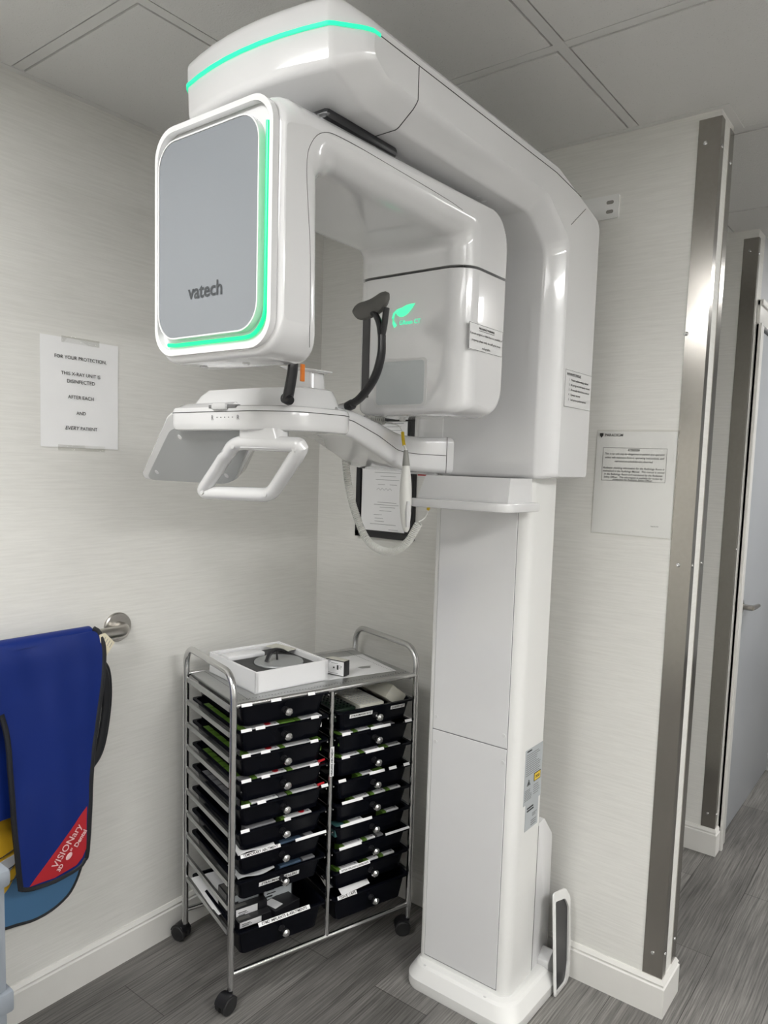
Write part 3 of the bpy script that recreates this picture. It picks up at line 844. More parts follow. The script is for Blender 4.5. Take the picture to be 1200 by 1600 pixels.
support([(.780, YL, 1.597), (.786, YL, 1.620), (.7915, YL, 1.645), (.7945, YL, 1.668), (.79, YL+.012, 1.72), (.775, YL+.03, 1.76)],
        [[(.776, YL+.028, 1.755), (.768, YL+.032, 1.77), (.762, YL+.034, 1.782)], [(.777, YL+.028, 1.755), (.78, YL+.032, 1.77), (.784, YL+.034, 1.784)]],
        [(.745, YL+.03, 1.79), (.763, YL+.036, 1.79), (.78, YL+.036, 1.797), (.80, YL+.03, 1.806)], -1, 0)
mp('support_socket', lathe([(.0001, -.012), (.009, -.012), (.009, .006), (.0001, .007)], Matrix.Translation((.768, YA-.002, 1.597)) @ Matrix.Rotation(R(80), 4, 'Y'), 12), 'chrome', cr)
# grey cable clip and red tip under the carriage
mp('cable_clip', B(.716, .738, -.34, -.32, 1.425, 1.462, .002), 'satinw', la)
mp('indicator', B(.652, .676, -.30, -.285, 1.448, 1.457, .002), 'red', la)

# ------------------------------------------------ exposure hand switch with coiled cord
hw_ = empty('exposure_hand_switch', (.757, -.50, 1.31), 0, 'white hand switch with grey tip and yellow sleeve hanging on a coiled cord', 'hand switch')
ho = Vector((.757, -.50, 1.31))
def hpart(name, bm, mt, parent=hw_):
    bmesh.ops.translate(bm, verts=bm.verts, vec=-ho); return obj(name, bm, mt, parent)
hpart('switch_body', tube(catmull([(.7605, -.50, 1.475), (.7615, -.50, 1.43), (.7625, -.50, 1.38), (.764, -.50, 1.345), (.768, -.50, 1.311)], 6),
      [.0085, .0095, .0108, .0118, .0128, .0136, .0142, .0146, .0150, .0152, .0152, .0150, .0148, .0144, .0140, .0134, .0128, .0122, .0118, .0114, .0110, .0105, .0095, .0075, .003], 16), 'coil')
hpart('trigger', tube([(.7755, -.507, 1.388), (.777, -.508, 1.36), (.7765, -.507, 1.325)], [.004, .0075, .005], 10), 'satinw')
hpart('tip', tube([(.7585, -.50, 1.512), (.7605, -.50, 1.474)], [.0052, .0098], 14), mat('grey rubber tip', (.27, .27, .25), .5, nscale=9, nstr=.03))
hpart('sleeve', tube(catmull([(.739, -.49, 1.556), (.745, -.495, 1.54), (.752, -.50, 1.524)], 4), .0042, 10), 'yellow')
cc = catmull([(.67, -.48, 1.553), (.69, -.485, 1.567), (.715, -.487, 1.572), (.739, -.49, 1.556)], 5)
hpart('cord_end', tube(catmull([(.752, -.50, 1.524), (.757, -.50, 1.516), (.7585, -.50, 1.508)], 3), .0026, 8), 'coil')
def coil(path, rad, wire, turns, seg=12):
    P = catmull(path, 10); L = [0]
    for i in range(1, len(P)): L.append(L[-1]+(P[i]-P[i-1]).length)
    tot = L[-1]; n = turns*seg; out = []
    for k in range(n+1):
        s = tot*k/n; i = 0
        while i < len(L)-2 and L[i+1] < s: i += 1
        f = (s-L[i])/max(1e-9, L[i+1]-L[i]); c = P[i].lerp(P[i+1], f); t = (P[i+1]-P[i]).normalized()
        nn = Vector((0, 1, 0)); nn = (nn-t*nn.dot(t)).normalized(); b = t.cross(nn)
        a = 2*PI*k/seg
        out.append(c+(nn*math.cos(a)+b*math.sin(a))*rad)
    return tube(out, wire, 5)
hpart('coiled_cord', coil([(.527, -.455, 1.492), (.529, -.46, 1.480), (.542, -.46, 1.414), (.567, -.46, 1.347), (.613, -.46, 1.274), (.679, -.46, 1.251), (.738, -.46, 1.277), (.772, -.455, 1.330)], .0088, .0019, 92), 'coil')
hpart('coiled_cord', coil([(.618, -.505, 1.581), (.64, -.505, 1.586), (.668, -.505, 1.586), (.69, -.505, 1.584)], .0095, .0020, 12), 'coil')
hpart('cord_end', tube(catmull([(.772, -.455, 1.335), (.780, -.44, 1.345), (.788, -.435, 1.368), (.797, -.44, 1.384)], 5), .0016, 8), 'coil')
hpart('cord_end', tube(catmull([(.690, -.505, 1.583), (.71, -.50, 1.578), (.728, -.492, 1.572), (.739, -.49, 1.556)], 4), .0014, 6), 'coil')
hpart('sleeve', tube([(.786, -.436, 1.366), (.798, -.44, 1.386)], .0038, 8), 'yellow')

# wall bracket behind the machine
bm = prism(rrect(.88, 1.067, 2.148, 2.209, .004, 3), fXZ, -.006, 0)
wb = tag(rebase(obj('wall_bracket', bm, 'gloss2'), (1.0, 0, 2.15)), 'white steel bracket with two slots fixed to the wall behind the machine top', 'bracket')
for z in (2.190, 2.166):
    o = obj('slot', prism(rrect(1.033, 1.053, z-.0045, z+.0045, .0044, 5), fXZ, -.0068, -.005), mat('mottled grey slot', (.25, .24, .22), .6, nscale=30, nstr=.2))  # slots drawn as mottled grey ovals on the plate
    o.data.transform(Matrix.Translation((-1.0, 0, -2.15))); o.parent = wb

# white frame with black panel leaning against the wall by the column foot
cpn = empty('mirror_cover', (1.03, -.06, 0), 0, 'white framed oval black panel standing on the floor behind the column foot', 'cover panel')
po = Vector((1.03, -.06, 0))
oo = [p[:2] for p in round_poly([(-.128, .004, .008), (-.036, .004, .03), (-.022, .05, .03), (-.014, .245, .035), (-.045, .283, .03), (-.125, .302, .01)], 7)]
ii = [p[:2] for p in round_poly([(-.1275, .020, .004), (-.062, .02, .02), (-.046, .07, .03), (-.036, .225, .035), (-.06, .262, .03), (-.123, .280, .005)], 7)]
def lean(a, b, d):
    return Vector((1.056+d-.022*(b/.3), a, b))
fr = bmesh.new()
A = [[fr.verts.new(lean(a, b, d)-po) for a, b in P] for P, d in ((oo, .004), (oo, .008), (ii, .013), (ii, .006))]
n = len(oo)
for k in range(3):
    for j in range(n): fr.faces.new((A[k][j], A[k][(j+1) % n], A[k+1][(j+1) % n], A[k+1][j]))
fr.faces.new(A[0])
obj('frame', fr, 'gloss2', cpn)
obj('black_panel', loft([[lean(a, b, d)-po for a, b in scaled(ii, -.07, .15, 1.0, 1.0)] for d in (.004, .0075)]), 'black', cpn)

# ================================================================== NOTICES ON THE WALLS
def sheet(name, wd, ht, nx=14, ny=18, amp=.0012, seed=0.):
    bm = bmesh.new(); V = []
    for j in range(ny+1):
        row = []
        for i in range(nx+1):
            x = -wd/2+wd*i/nx; y = -ht/2+ht*j/ny
            z = .0018+amp*mnoise.noise(Vector((x*14+seed, y*14, seed)))
            row.append(bm.verts.new((x, y, z)))
        V.append(row)
    for j in range(ny):
        for i in range(nx): bm.faces.new((V[j][i], V[j][i+1], V[j+1][i+1], V[j+1][i]))
    r = bmesh.ops.extrude_face_region(bm, geom=list(bm.faces))
    bmesh.ops.translate(bm, verts=[g for g in r['geom'] if isinstance(g, bmesh.types.BMVert)], vec=(0, 0, -.0004))
    return bm

def notice(name, label, loc, rot, wd, ht, rows, seed, extra=None, cat='notice'):
    s = obj(name, sheet(name, wd, ht, seed=seed), 'paper')
    s.location = loc; s.rotation_euler = rot; tag(s, label, cat)
    bm = bmesh.new()
    for (t, x, y, w_, bo, sh, al) in rows:
        o = text('t', t, (x, y, .0036), (0, 0, 0), 'ink', size=.01, width=w_, bold=bo, shear=sh, align=al)
        me = o.data.copy(); me.transform(o.matrix_basis); bm.from_mesh(me); bpy.data.objects.remove(o)
    if extra: extra(bm)
    obj('printed_text', bm, 'ink', s, fin=False)
    return s
C_ = 'CENTER'
n1 = notice('wall_notice', 'white paper notice about x-ray unit disinfection taped to the left wall', (0.0, -.909, 1.632), (R(90), R(.4), R(90)), .214, .278,
       [('FOR YOUR PROTECTION,', 0, .090, .142, .00006, 0, C_), ('THIS X-RAY UNIT IS', 0, .0495, .108, .00006, 0, C_), ('DISINFECTED', 0, .0305, .077, .00006, 0, C_),
        ('AFTER EACH', 0, -.0095, .071, .00006, 0, C_), ('AND', 0, -.0495, .026, .00006, 0, C_), ('EVERY', -.0255, -.0888, .0385, .00006, .22, C_), ('PATIENT', .0215, -.0888, .0465, .00006, 0, C_)], 1.3)
obj('tape', B(-.052, .052, .127, .143, .0020, .0024), 'tape', n1); obj('tape', B(-.062, .068, -.147, -.132, .0020, .0024), 'tape', n1)
def boxlines(bm):
    def bar(x0, x1, y0, y1): box(bm, x0, x1, y0, y1, .0032, .0036)
    bar(-.088, .085, .095-.0006, .095); bar(-.088, .085, .006, .0066); bar(-.088, -.0874, .006, .095); bar(.0844, .085, .006, .095); bar(-.018, .012, .0862, .0868)
    sh = [(-.100, .134), (-.090, .134), (-.090, .128), (-.095, .1215), (-.100, .128)]
    add_bm(bm, loft([[Vector((a, b, z)) for a, b in sh] for z in (.0032, .0036)]))
n2 = notice('wall_notice', 'white attention notice in a clear sleeve on the wall beside the steel corner', (1.1495, 0.0, 1.4455), (R(90), R(.4), 0), .216, .277,
       [('PARADIGM', -.060, .1285, .050, .00012, 0, C_), ('ATTENTION', -.003, .0895, .032, .0003, 0, C_),
        ('This x-ray unit may be dangerous to patient and operator', -.002, .0785, .162, .0001, .25, C_), ('unless safe exposure factors, operating instructions, and', -.002, .0685, .160, .0001, .25, C_),
        ('maintenance schedules are observed.', -.002, .0585, .104, .0001, .25, C_),
        ('Radiation shielding information for the Radiology Room is', -.002, .0405, .166, .0001, .25, C_), ('maintained in the Radiology Manual.  This manual is stored', -.002, .032, .167, .0001, .25, C_),
        ('in the Radiology Room and maintained by the Radiation', -.002, .0235, .158, .0001, .25, C_), ('Safety Officer.  This information is available for review by', -.002, .0155, .160, .0001, .25, C_),
        ('contacting the Radiation Safety Officer.', -.002, .0095, .108, .0001, .25, C_), ('Page 38 of 39', .066, -.110, .020, .0001, 0, C_)], 5.1, boxlines)
obj('clear_sleeve', B(-.1085, .112, -.1405, .143, .0042, .0046), film('clear sleeve film', .05), n2)

# framed certificates on the back wall behind the scanner
ce = empty('certificate_frame', (.315, 0, 1.228), 0, 'black framed certificates hung on the corner wall behind the scanner arm', 'picture frame')
bm = bmesh.new()
for a in ((-.122, -.104, 0, .41), (.104, .122, 0, .41), (-.122, .122, 0, .022), (-.122, .122, .39, .41)): box(bm, a[0], a[1], -.02, 0, a[2], a[3], .002, 1)
obj('frame', bm, 'black', ce)
obj('backing', B(-.11, .11, -.010, -.002, .01, .40), 'black', ce)
cs = obj('certificate', B(-.100, .086, -.0125, -.0105, .024, .262), 'paper', ce)
obj('certificate', B(-.100, .086, -.0125, -.0105, .268, .398), 'paper', ce)
bm = bmesh.new()
def hl(x0, x1, z, h=.0012): box(bm, x0, x1, -.0130, -.0125, z, z+h)
for z0 in (.15, .290):
    hl(-.03, .07, z0+.093); hl(-.02, .06, z0+.082); hl(-.045, .065, z0+.070, .001); hl(-.02, .045, z0+.058, .001); hl(-.04, .06, z0+.046, .001); hl(-.03, .0, z0+.030); hl(.02, .05, z0+.030)
    add_bm(bm, prism([(-.072, z0+.1), (-.058, z0+.1), (-.065, z0+.088)], fXZ, -.0130, -.0125))
    add_bm(bm, tube(catmull([Vector((-.035+.008*i, -.0128, z0+.012+.006*(i % 2))) for i in range(9)], 3), .0005, 4))
for z, a, b in ((.120, -.03, .05), (.112, -.045, .06), (.104, -.02, .045), (.092, -.02, .03), (.078, -.045, -.01), (.066, -.04, -.005), (.056, -.04, 0), (.046, -.06, .05), (.03, .02, .06)): hl(a, b, z)
obj('printed_text', bm, 'greyink', ce)

# ================================================================== GRAB BAR AND APRONS
gb = empty('grab_bar', (0, -.807, 1.0), 0, 'satin steel grab bar with round wall flange holding the lead aprons', 'grab bar')
bm = lathe([(.0001, 0), (.041, 0), (.041, .006), (.038, .009), (.0001, .0095)], Matrix.Translation((0, 0, 0)) @ Matrix.Rotation(R(90), 4, 'Y'), 32)
obj('flange', bm, 'satin', gb)
pts = [(.005, 0, 0)]+[(.020+.038*math.sin(t), -.038*(1-math.cos(t)), -.0) for t in [R(9*i) for i in range(11)]]+[(.058, -.3, 0), (.058, -.70, 0)]
obj('bar', tube(pts, .0165, 20), 'satin', gb)
obj('flange', lathe([(.0001, 0), (.040, 0), (.034, .010), (.0001, .014)], Matrix.Translation((0, -.74, 0)) @ Matrix.Rotation(R(90), 4, 'Y'), 24), 'satin', gb)
obj('bar_end', tube([(.058, -.69, 0), (.045, -.73, 0), (.005, -.74, 0)], .0165, 16), 'satin', gb)

def cloth_panel(outline, x0, thick, amp, seed, n=40, xfun=None, ext=None):
    """flat-hanging sheet in the y-z plane with folds; outline list of (y,z)"""
    ys = [p[0] for p in outline]; zs = [p[1] for p in outline]
    bm = bmesh.new()
    vs = [bm.verts.new((0, a, b)) for a, b in outline]
    bm.faces.new(vs)
    # cut into strips for folds
    for k in range(1, n):
        z = min(zs)+(max(zs)-min(zs))*k/n
        bmesh.ops.bisect_plane(bm, geom=list(bm.verts)+list(bm.edges)+list(bm.faces), plane_co=(0, 0, z), plane_no=(0, 0, 1))
    m_ = max(6, int(n*(max(ys)-min(ys))/(max(zs)-min(zs))))
    for k in range(1, m_):
        y = min(ys)+(max(ys)-min(ys))*k/m_
        bmesh.ops.bisect_plane(bm, geom=list(bm.verts)+list(bm.edges)+list(bm.faces), plane_co=(0, y, 0), plane_no=(0, 1, 0))
    bmesh.ops.triangulate(bm, faces=[f for f in bm.faces if len(f.verts) > 4])
    def pos(y, z):
        x = x0+amp*mnoise.noise(Vector((y*5+seed, z*3.2+y*3, seed)))+amp*.4*mnoise.noise(Vector((y*16, z*11+y*9, seed+3)))
        if xfun: x += xfun(y, z)
        return x
    for v in bm.verts: v.co.x = pos(v.co.y, v.co.z)
    r = bmesh.ops.extrude_face_region(bm, geom=list(bm.faces))
    bmesh.ops.translate(bm, verts=[g for g in r['geom'] if isinstance(g, bmesh.types.BMVert)], vec=(-thick, 0, 0))
    return bm, pos

# royal blue apron: front flap over the bar, back flap behind
bl = [(-1.5, 1.020), (-.925, 1.020), (-.915, 1.012), (-.907, .956), (-.915, .865), (-.939, .693), (-.947, .609), (-.961, .44), (-.968, .418), (-.985, .403), (-1.046, .394), (-1.1, .398), (-1.128, .408), (-1.133, .42), (-1.142, .542), (-1.149, .678), (-1.156, .80), (-1.168, .859), (-1.22, .875), (-1.5, .86)]
ap = empty('lead_apron', (.0, -1.05, .40), 0, 'royal blue lead apron with black binding folded over the grab bar', 'apron')
ao = Vector((0, -1.05, .40))
def top_in(y, z):
    return -.010*max(0, (z-.97)/.05)**2
bm, fpos = cloth_panel(bl, .094, .006, .011, 2.0, 56, top_in)
bmesh.ops.translate(bm, verts=bm.verts, vec=-ao); obj('front_flap', bm, 'blue', ap, ang=60)
# fold over the bar
rings = []
for i in range(11):
    a = R(180*i/10)
    rings.append([Vector((.058+.0265*math.cos(a), y, 1.005+.0225*math.sin(a)+.002))-ao for y in (-1.5, -1.3, -1.1, -.924)]+[Vector((.058+.0205*math.cos(a), y, 1.005+.0175*math.sin(a)))-ao for y in (-.924, -1.1, -1.3, -1.5)])
obj('fold', loft(rings), 'blue', ap)
bk = [(-1.5, 1.0), (-.93, 1.0), (-.93, .62), (-.96, .58), (-1.5, .58)]
bm, _ = cloth_panel(bk, .050, .004, .002, 5.0, 20)
bmesh.ops.translate(bm, verts=bm.verts, vec=-ao); obj('back_flap', bm, 'blue', ap, ang=60)
# binding along the right and lower edge
bpts = [(-.928, 1.026)]+bl[2:18]
bpts2 = catmull([Vector((0, a+.004, b)) for a, b in bpts], 3)
bpts2 = [Vector((fpos(p.y, p.z)-.003, p.y, p.z))-ao for p in bpts2]
obj('binding', tube(bpts2, .0068, 8, flat=1.), 'bind', ap)
rp = [(-.957, .561), (-.962, .449), (-.972, .428), (-.988, .414), (-1.046, .404), (-1.108, .408)]
bm, _ = cloth_panel(rp, .0, .001, .0, 2.0, 14)
for v in bm.verts: v.co.x = fpos(v.co.y, v.co.z)+.0015+v.co.x
bmesh.ops.translate(bm, verts=bm.verts, vec=-ao); obj('corner_patch', bm, 'redcloth', ap, ang=60)
ang_ = math.atan2(.561-.412, -.957+1.104)
def ptext(s, y, z, wd, mt_='pinkink', bo=.0002):
    o = text('patch_lettering', s, Vector((fpos(y, z)+.0045, y, z))-ao, (0, 0, 0), mt_, ap, size=.02, width=wd, bold=bo)
    o.rotation_euler = (Matrix.Rotation(R(90), 3, 'Z') @ Matrix.Rotation(R(90), 3, 'X') @ Matrix.Rotation(ang_+.10, 3, 'Z')).to_euler()
    return o
ptext('VISIONary', -1.014, .478, .112)
ptext('3D', -1.033, .427, .018, bo=.0006); ptext('Dental', -.978, .484, .044, bo=.0006); ptext('BY', -1.003, .464, .008, bo=.0008)
# small white tooth-like blob emblem between 3D and Dental
c = Vector((fpos(-1.010, .449)+.004, -1.010, .449))-ao
bm = lathe([(.0001, 0), (.0085, 0), (.008, .0008), (.0001, .001)], Matrix.Translation(c) @ Matrix.Rotation(R(90), 4, 'Y') @ Matrix.Rotation(R(-45), 4, 'Z') @ Matrix.Diagonal((1.25, .8, 1, 1)), 14)
obj('patch_emblem', bm, 'pinkink', ap)
# care tag
tg = [(-.916, 1.010), (-.900, 1.013), (-.872, .983), (-.895, .952), (-.908, .957)]
bm = prism(tg, fYZ, .092, .0928); bmesh.ops.translate(bm, verts=bm.verts, vec=-ao); ct = obj('care_tag', bm, 'cream', ap)
bm = bmesh.new()
for i in range(4):
    p = Vector((.0930, -.898+.006*i, 1.002-.006*i)); add_bm(bm, tube([p, p+Vector((0, -.008, -.012))], .0006, 4))
bmesh.ops.translate(bm, verts=bm.verts, vec=-ao); obj('tag_print', bm, 'greyink', ap)
# webbing strap looped behind
sp = catmull([(.045, -.915, .94), (.040, -.880, .918), (.036, -.860, .884), (.036, -.857, .809), (.038, -.872, .715), (.042, -.893, .664), (.05, -.93, .64)], 6)
bm = tube([Vector(p)-ao for p in sp], .011, 8, flat=.45, upv=(0, 1, 0)); obj('strap', bm, 'bind', ap)
bm = tube([Vector(p)-ao+Vector((.012, -.014, 0)) for p in sp], .012, 8, flat=.5, upv=(0, 1, 0)); obj('strap', bm, 'bind', ap)

# slate blue apron behind it
ap2 = empty('lead_apron', (.0, -1.1, .27), 0, 'slate blue apron with mustard and grey print hanging behind the royal blue one', 'apron')
a2 = Vector((0, -1.1, .27))
sk = [(-1.5, .98), (-.955, .98), (-.955, .60), (-.924, .566), (-.911, .538), (-.908, .50), (-.912, .45), (-.924, .39), (-.949, .325), (-.985, .285), (-1.055, .268), (-1.15, .284), (-1.5, .33)]
bm, kpos = cloth_panel(sk, .024, .005, .004, 8.0, 34)
bmesh.ops.translate(bm, verts=bm.verts, vec=-a2); obj('apron_sheet', bm, 'sky', ap2, ang=60)
bb = catmull([Vector((0, a, b)) for a, b in sk[2:]], 4)
obj('binding', tube([Vector((kpos(p.y, p.z)-.003, p.y, p.z))-a2 for p in bb], .0052, 8), 'bind', ap2)
def patch(name, poly, mt_, off):
    bm, _ = cloth_panel(poly, 0, .0008, 0, 1, 12)
    for v in bm.verts: v.co.x = kpos(v.co.y, v.co.z)+off+v.co.x
    bmesh.ops.translate(bm, verts=bm.verts, vec=-a2); return obj(name, bm, mt_, ap2, ang=60)
arc = [(-1.5+0*i, 0) for i in range(0)]
ell = lambda cy, cz, ry_, rz_, t0, t1, n=14: [(cy+ry_*math.cos(R(t0+(t1-t0)*i/n)), cz+rz_*math.sin(R(t0+(t1-t0)*i/n))) for i in range(n+1)]
patch('mustard_print', ell(-1.20, .56, .125, .215, -90, 80)+[(-1.3, .77), (-1.3, .345)], 'mustard', .0012)
patch('grey_band_print', ell(-1.20, .56, .118, .172, -85, -35)+[(-1.09, .475), (-1.3, .43), (-1.3, .39)], 'lgrey', .0024)
bm = bmesh.new()
for dz in (0, .042, .078):
    P = [Vector((0, y, z-dz)) for y, z in ((-1.28, .455), (-1.2, .462), (-1.14, .475), (-1.095, .49))]
    add_bm(bm, tube([Vector((kpos(p.y, p.z)+.003, p.y, p.z))-a2 for p in P], .0012, 6))
obj('print_outline', bm, 'bind', ap2)

# grey storage unit at the left edge of view
su = empty('storage_drawers', (.275, -1.515, 0), 0, 'grey plastic storage unit standing at the left edge below the aprons', 'storage unit')
obj('body', B(-.155, .155, -.2, .198, .02, .64, .01), 'greybox', su)
obj('top_panel', B(-.165, .165, -.21, .205, .635, .672, .010), 'greybox', su)
obj('drawer_ledge', B(-.16, .165, -.20, .206, .375, .42, .006), 'greybox', su)
for z0, z1 in ((.03, .365), (.43, .63)): obj('drawer_front', B(.154, .162, -.18, .18, z0, z1, .004), 'greybox', su)
bm = bmesh.new()
for a in (-.14, .14):
    for b in (-.18, .18): box(bm, a-.015, a+.015, b-.015, b+.015, 0, .025)
obj('feet', bm, 'black', su)

# ================================================================== DRAWER TROLLEY
CA = math.atan2(.9556, .2946)
W_, D_ = .594, .347
tro = Vector((.394, -.722, 0))
TM = Matrix.Translation(tro) @ Matrix.Rotation(CA, 4, 'Z')
cart = empty('drawer_trolley', tro, CA, 'chrome frame trolley with two stacks of black drawers in the corner', 'trolley')
def cpart(name, bm, mt, parent=None, **k): return obj(name, bm, mt, parent or cart, **k)
SZ = .845
RT = .0092
# two side hoops: legs and handle in one bent tube
for s, nm in ((0, 'left'), (W_, 'right')):
    zt = .922
    pts = [(s, 0, .055), (s, 0, .40), (s, 0, .86)]
    pts += [(s, .055*(1-math.cos(t)), zt-.055+.055*math.sin(t)) for t in [R(15*i) for i in range(7)]]
    pts += [(s, D_/2, zt)]
    pts += [(s, D_-.055*(1-math.sin(t)), zt-.055+.055*math.cos(t)) for t in [R(15*i) for i in range(7)]]
    pts += [(s, D_, .86), (s, D_, .40), (s, D_, .055)]
    cpart('side_hoop', tube(pts, RT, 14), 'chrome')
# shelf
sh = cpart('top_shelf', B(.010, W_-.010, .010, D_-.010, SZ-.012, SZ-.002, .002), 'shelf')
cpart('shelf_rail', tube([(0, 0, SZ-.006), (W_, 0, SZ-.006)], .0078, 12), 'chrome')
cpart('shelf_rail', tube([(0, D_, SZ-.006), (W_, D_, SZ-.006)], .0078, 12), 'chrome')
# dotted emboss rows
bm = bmesh.new()
for i in range(60):
    x = .02+(W_-.04)*i/59
    box(bm, x-.0012, x+.0012, .026, .0285, SZ-.0022, SZ-.0014)
for i in range(34):
    y = .02+(D_-.04)*i/33
    for x in (.05, W_-.05): box(bm, x-.0012, x+.0012, y-.0012, y+.0012, SZ-.0022, SZ-.0014)
cpart('embossed_dots', bm, mat('dark grey pin holes', (.12, .12, .12), .5, .6, nscale=9, nstr=.02), sh)  # tiny dots in one dark grey
cpart('middle_post', tube([(W_/2, 0, .095), (W_/2, 0, SZ-.012)], .0062, 12), 'chrome')
cpart('middle_post', tube([(W_/2, D_, .095), (W_/2, D_, SZ-.012)], .0062, 12), 'chrome')
for y in (0, D_): cpart('tie_bar', tube([(0, y, .098), (W_, y, .098)], .0072, 12), 'chrome')
PIT = .0687
ZK = [.828-PIT*k for k in range(10)]
ordw = ['first', 'second', 'third', 'fourth', 'fifth', 'sixth', 'seventh', 'eighth', 'ninth', 'tenth']
for k in range(10):
    z = ZK[k]
    for x0 in (0, W_):
        sg = 1 if x0 == 0 else -1
        bm = box(bmesh.new(), x0-.004, x0+.003, .020, D_-.020, z-.0095, z+.0045)
        add_bm(bm, tube([(x0, 0, z), (x0+.002*sg, .022, z)], .003, 8)); add_bm(bm, tube([(x0, D_, z), (x0+.002*sg, D_-.022, z)], .003, 8))
        cpart('drawer_rail', bm, 'shelf')
    cpart('drawer_rail', tube([(W_/2-.012, 0, z-.004), (W_/2-.012, D_, z-.004)], .0022, 6), 'chrome')
    cpart('drawer_rail', tube([(W_/2+.012, 0, z-.004), (W_/2+.012, D_, z-.004)], .0022, 6), 'chrome')
# castors
for (x, y, a) in ((0, 0, 200), (W_, 0, 150), (0, D_, 120), (W_, D_, 60)):
    c = obj('castor', lathe([(.0001, .068), (.007, .068), (.007, .046), (.0001, .045)], Matrix.Translation((x, y, 0)), 12), 'black', cart)
    dx, dy = .016*math.cos(R(a)), .016*math.sin(R(a))
    for s in (-1, 1):
        mtx = Matrix.Translation((x+dx, y+dy, .0245)) @ Matrix.Rotation(R(a), 4, 'Z') @ Matrix.Rotation(R(90), 4, 'X') @ Matrix.Translation((0, 0, s*.0115))
        obj('wheel', lathe([(.0001, -.008), (.020, -.008), (.0245, -.005), (.0245, .005), (.020, .008), (.0001, .008)], mtx, 22), 'rubber', c)
    bm = bmesh.new()
    pf = [(.022*math.cos(R(t)), .022*math.sin(R(t))) for t in range(10, 175, 15)]
    outer_ = [(.0262*math.cos(R(t)), .0262*math.sin(R(t))) for t in range(10, 175, 15)]
    poly = outer_+pf[::-1]
    mtx = Matrix.Translation((x+dx, y+dy, .0245)) @ Matrix.Rotation(R(a), 4, 'Z')
    bm = loft([[mtx @ Vector((p[0], s, p[1]+.001)) for p in poly] for s in (-.0175, .0175)])
    obj('hood', bm, 'black', c)
# drawers
def drawer_mesh(w, d, h, rim=.011, ta=.011):
    """open tray with a flat rim; front at y=0, rim top at z=0"""
    bm = bmesh.new()
    def ring(ins, z, r=.018): return [Vector((a, b, z)) for a, b in rrect(ins, w-ins, ins, d-ins, max(.004, r), 4)]
    R_ = [ring(0, -.005, .010), ring(0, 0, .010), ring(rim-.0025, 0, .014), ring(rim+ta-.003, -h+.004, .016), ring(rim+ta+.004, -h+.0045, .014)]
    Q_ = [ring(0, -.005, .010), ring(rim, -.005, .016), ring(rim+ta, -h+.003, .018), ring(rim+ta+.004, -h, .016)]
    def link(S):
        V = [[bm.verts.new(p) for p in s] for s in S]
        n = len(V[0])
        for i in range(len(V)-1):
            for j in range(n): bm.faces.new((V[i][j], V[i][(j+1) % n], V[i+1][(j+1) % n], V[i+1][j]))
        bm.faces.new(V[-1])
    link(R_); link(Q_)
    bmesh.ops.remove_doubles(bm, verts=bm.verts, dist=.0002)
    return bm
DW, DD = .272, .345
dx0 = [.0115, W_-.0115-DW]
def knob(w_, h_):
    bm = lathe([(.0001, 0), (.0085, 0), (.0085, .004), (.0045, .012), (.004, .018), (.0001, .018)], Matrix.Translation((0, 0, 0)) @ Matrix.Rotation(R(90), 4, 'X'), 14)
    return bm
proto = {}
drawers = {}
present = {0: [0, 1, 2, 3, 4, 5, 6, 7, 9], 1: [1, 2, 3, 4, 5, 6, 7, 8, 9]}
pull = {(0, 9): -.006, (1, 9): -.006}
for c in (0, 1):
    for k in present[c]:
        big = k == 9
        key = 'big' if big else 'std'
        h = .080 if big else .0645
        loc = Vector((dx0[c], -.012+pull.get((c, k), 0), ZK[k]+.009-(.008 if (c, k) == (1, 9) else 0)))
        if key not in proto:
            d = obj('drawer', drawer_mesh(DW, DD, h), 'smoky', cart)
            kb = obj('knob', lathe([(.0001, .015), (.005, .0155), (.0100, .020), (.0116, .0265), (.0102, .0335), (.005, .038), (.0001, .0385)], Matrix.Translation((DW/2, .016, -h*.47)) @ Matrix.Rotation(R(90), 4, 'X'), 18), 'chrome', d)
            ks = obj('knob_base', lathe([(.0001, 0), (.0095, 0), (.0090, .007), (.0055, .012), (.005, .019), (.0001, .019)], Matrix.Translation((DW/2, .018, -h*.47)) @ Matrix.Rotation(R(90), 4, 'X'), 16), 'black', d)
            proto[key] = (d, kb, ks)
        else:
            d0, kb0, ks0 = proto[key]
            d = d0.copy(); COL.objects.link(d)
            for q in (kb0, ks0):
                q2 = q.copy(); COL.objects.link(q2); q2.parent = d
        d.location = loc; drawers[(c, k)] = d
        if big: d['label'] = 'deeper black drawer'

# ---- stickers on drawer rims and fronts (sub-parts of the drawer)
def sticker(c, k, x0, x1, h=.009, txt=None, front=False, zf=-.03, tilt=60, drop=0.):
    d = drawers[(c, k)]
    x0, x1 = x0*DW, x1*DW
    if front:
        o = obj('label_sticker', B(-(x1-x0)/2, (x1-x0)/2, -h/2, h/2, -.0003, .0003), 'paper', d)
        yy = .0085+.0118*abs(zf)/.0645-.0014
        o.location = ((x0+x1)/2, yy, zf); o.rotation_euler = (R(100), 0, 0)
    else:
        o = obj('label_sticker', B(-(x1-x0)/2, (x1-x0)/2, -h/2, h/2, -.0003, .0003), 'paper', d)
        o.location = ((x0+x1)/2, .001, .0035); o.rotation_euler = (R(tilt), 0, R(drop))
    if txt:
        t = text('label_print', txt, (0, 0, .0005), (0, 0, 0), 'ink', o, size=.006, width=(x1-x0)*.88, bold=.00015)
        t.parent = d; t.location = o.location; t.rotation_euler = o.rotation_euler
        t.data.transform(Matrix.Translation((0, 0, .0006)))
    return o
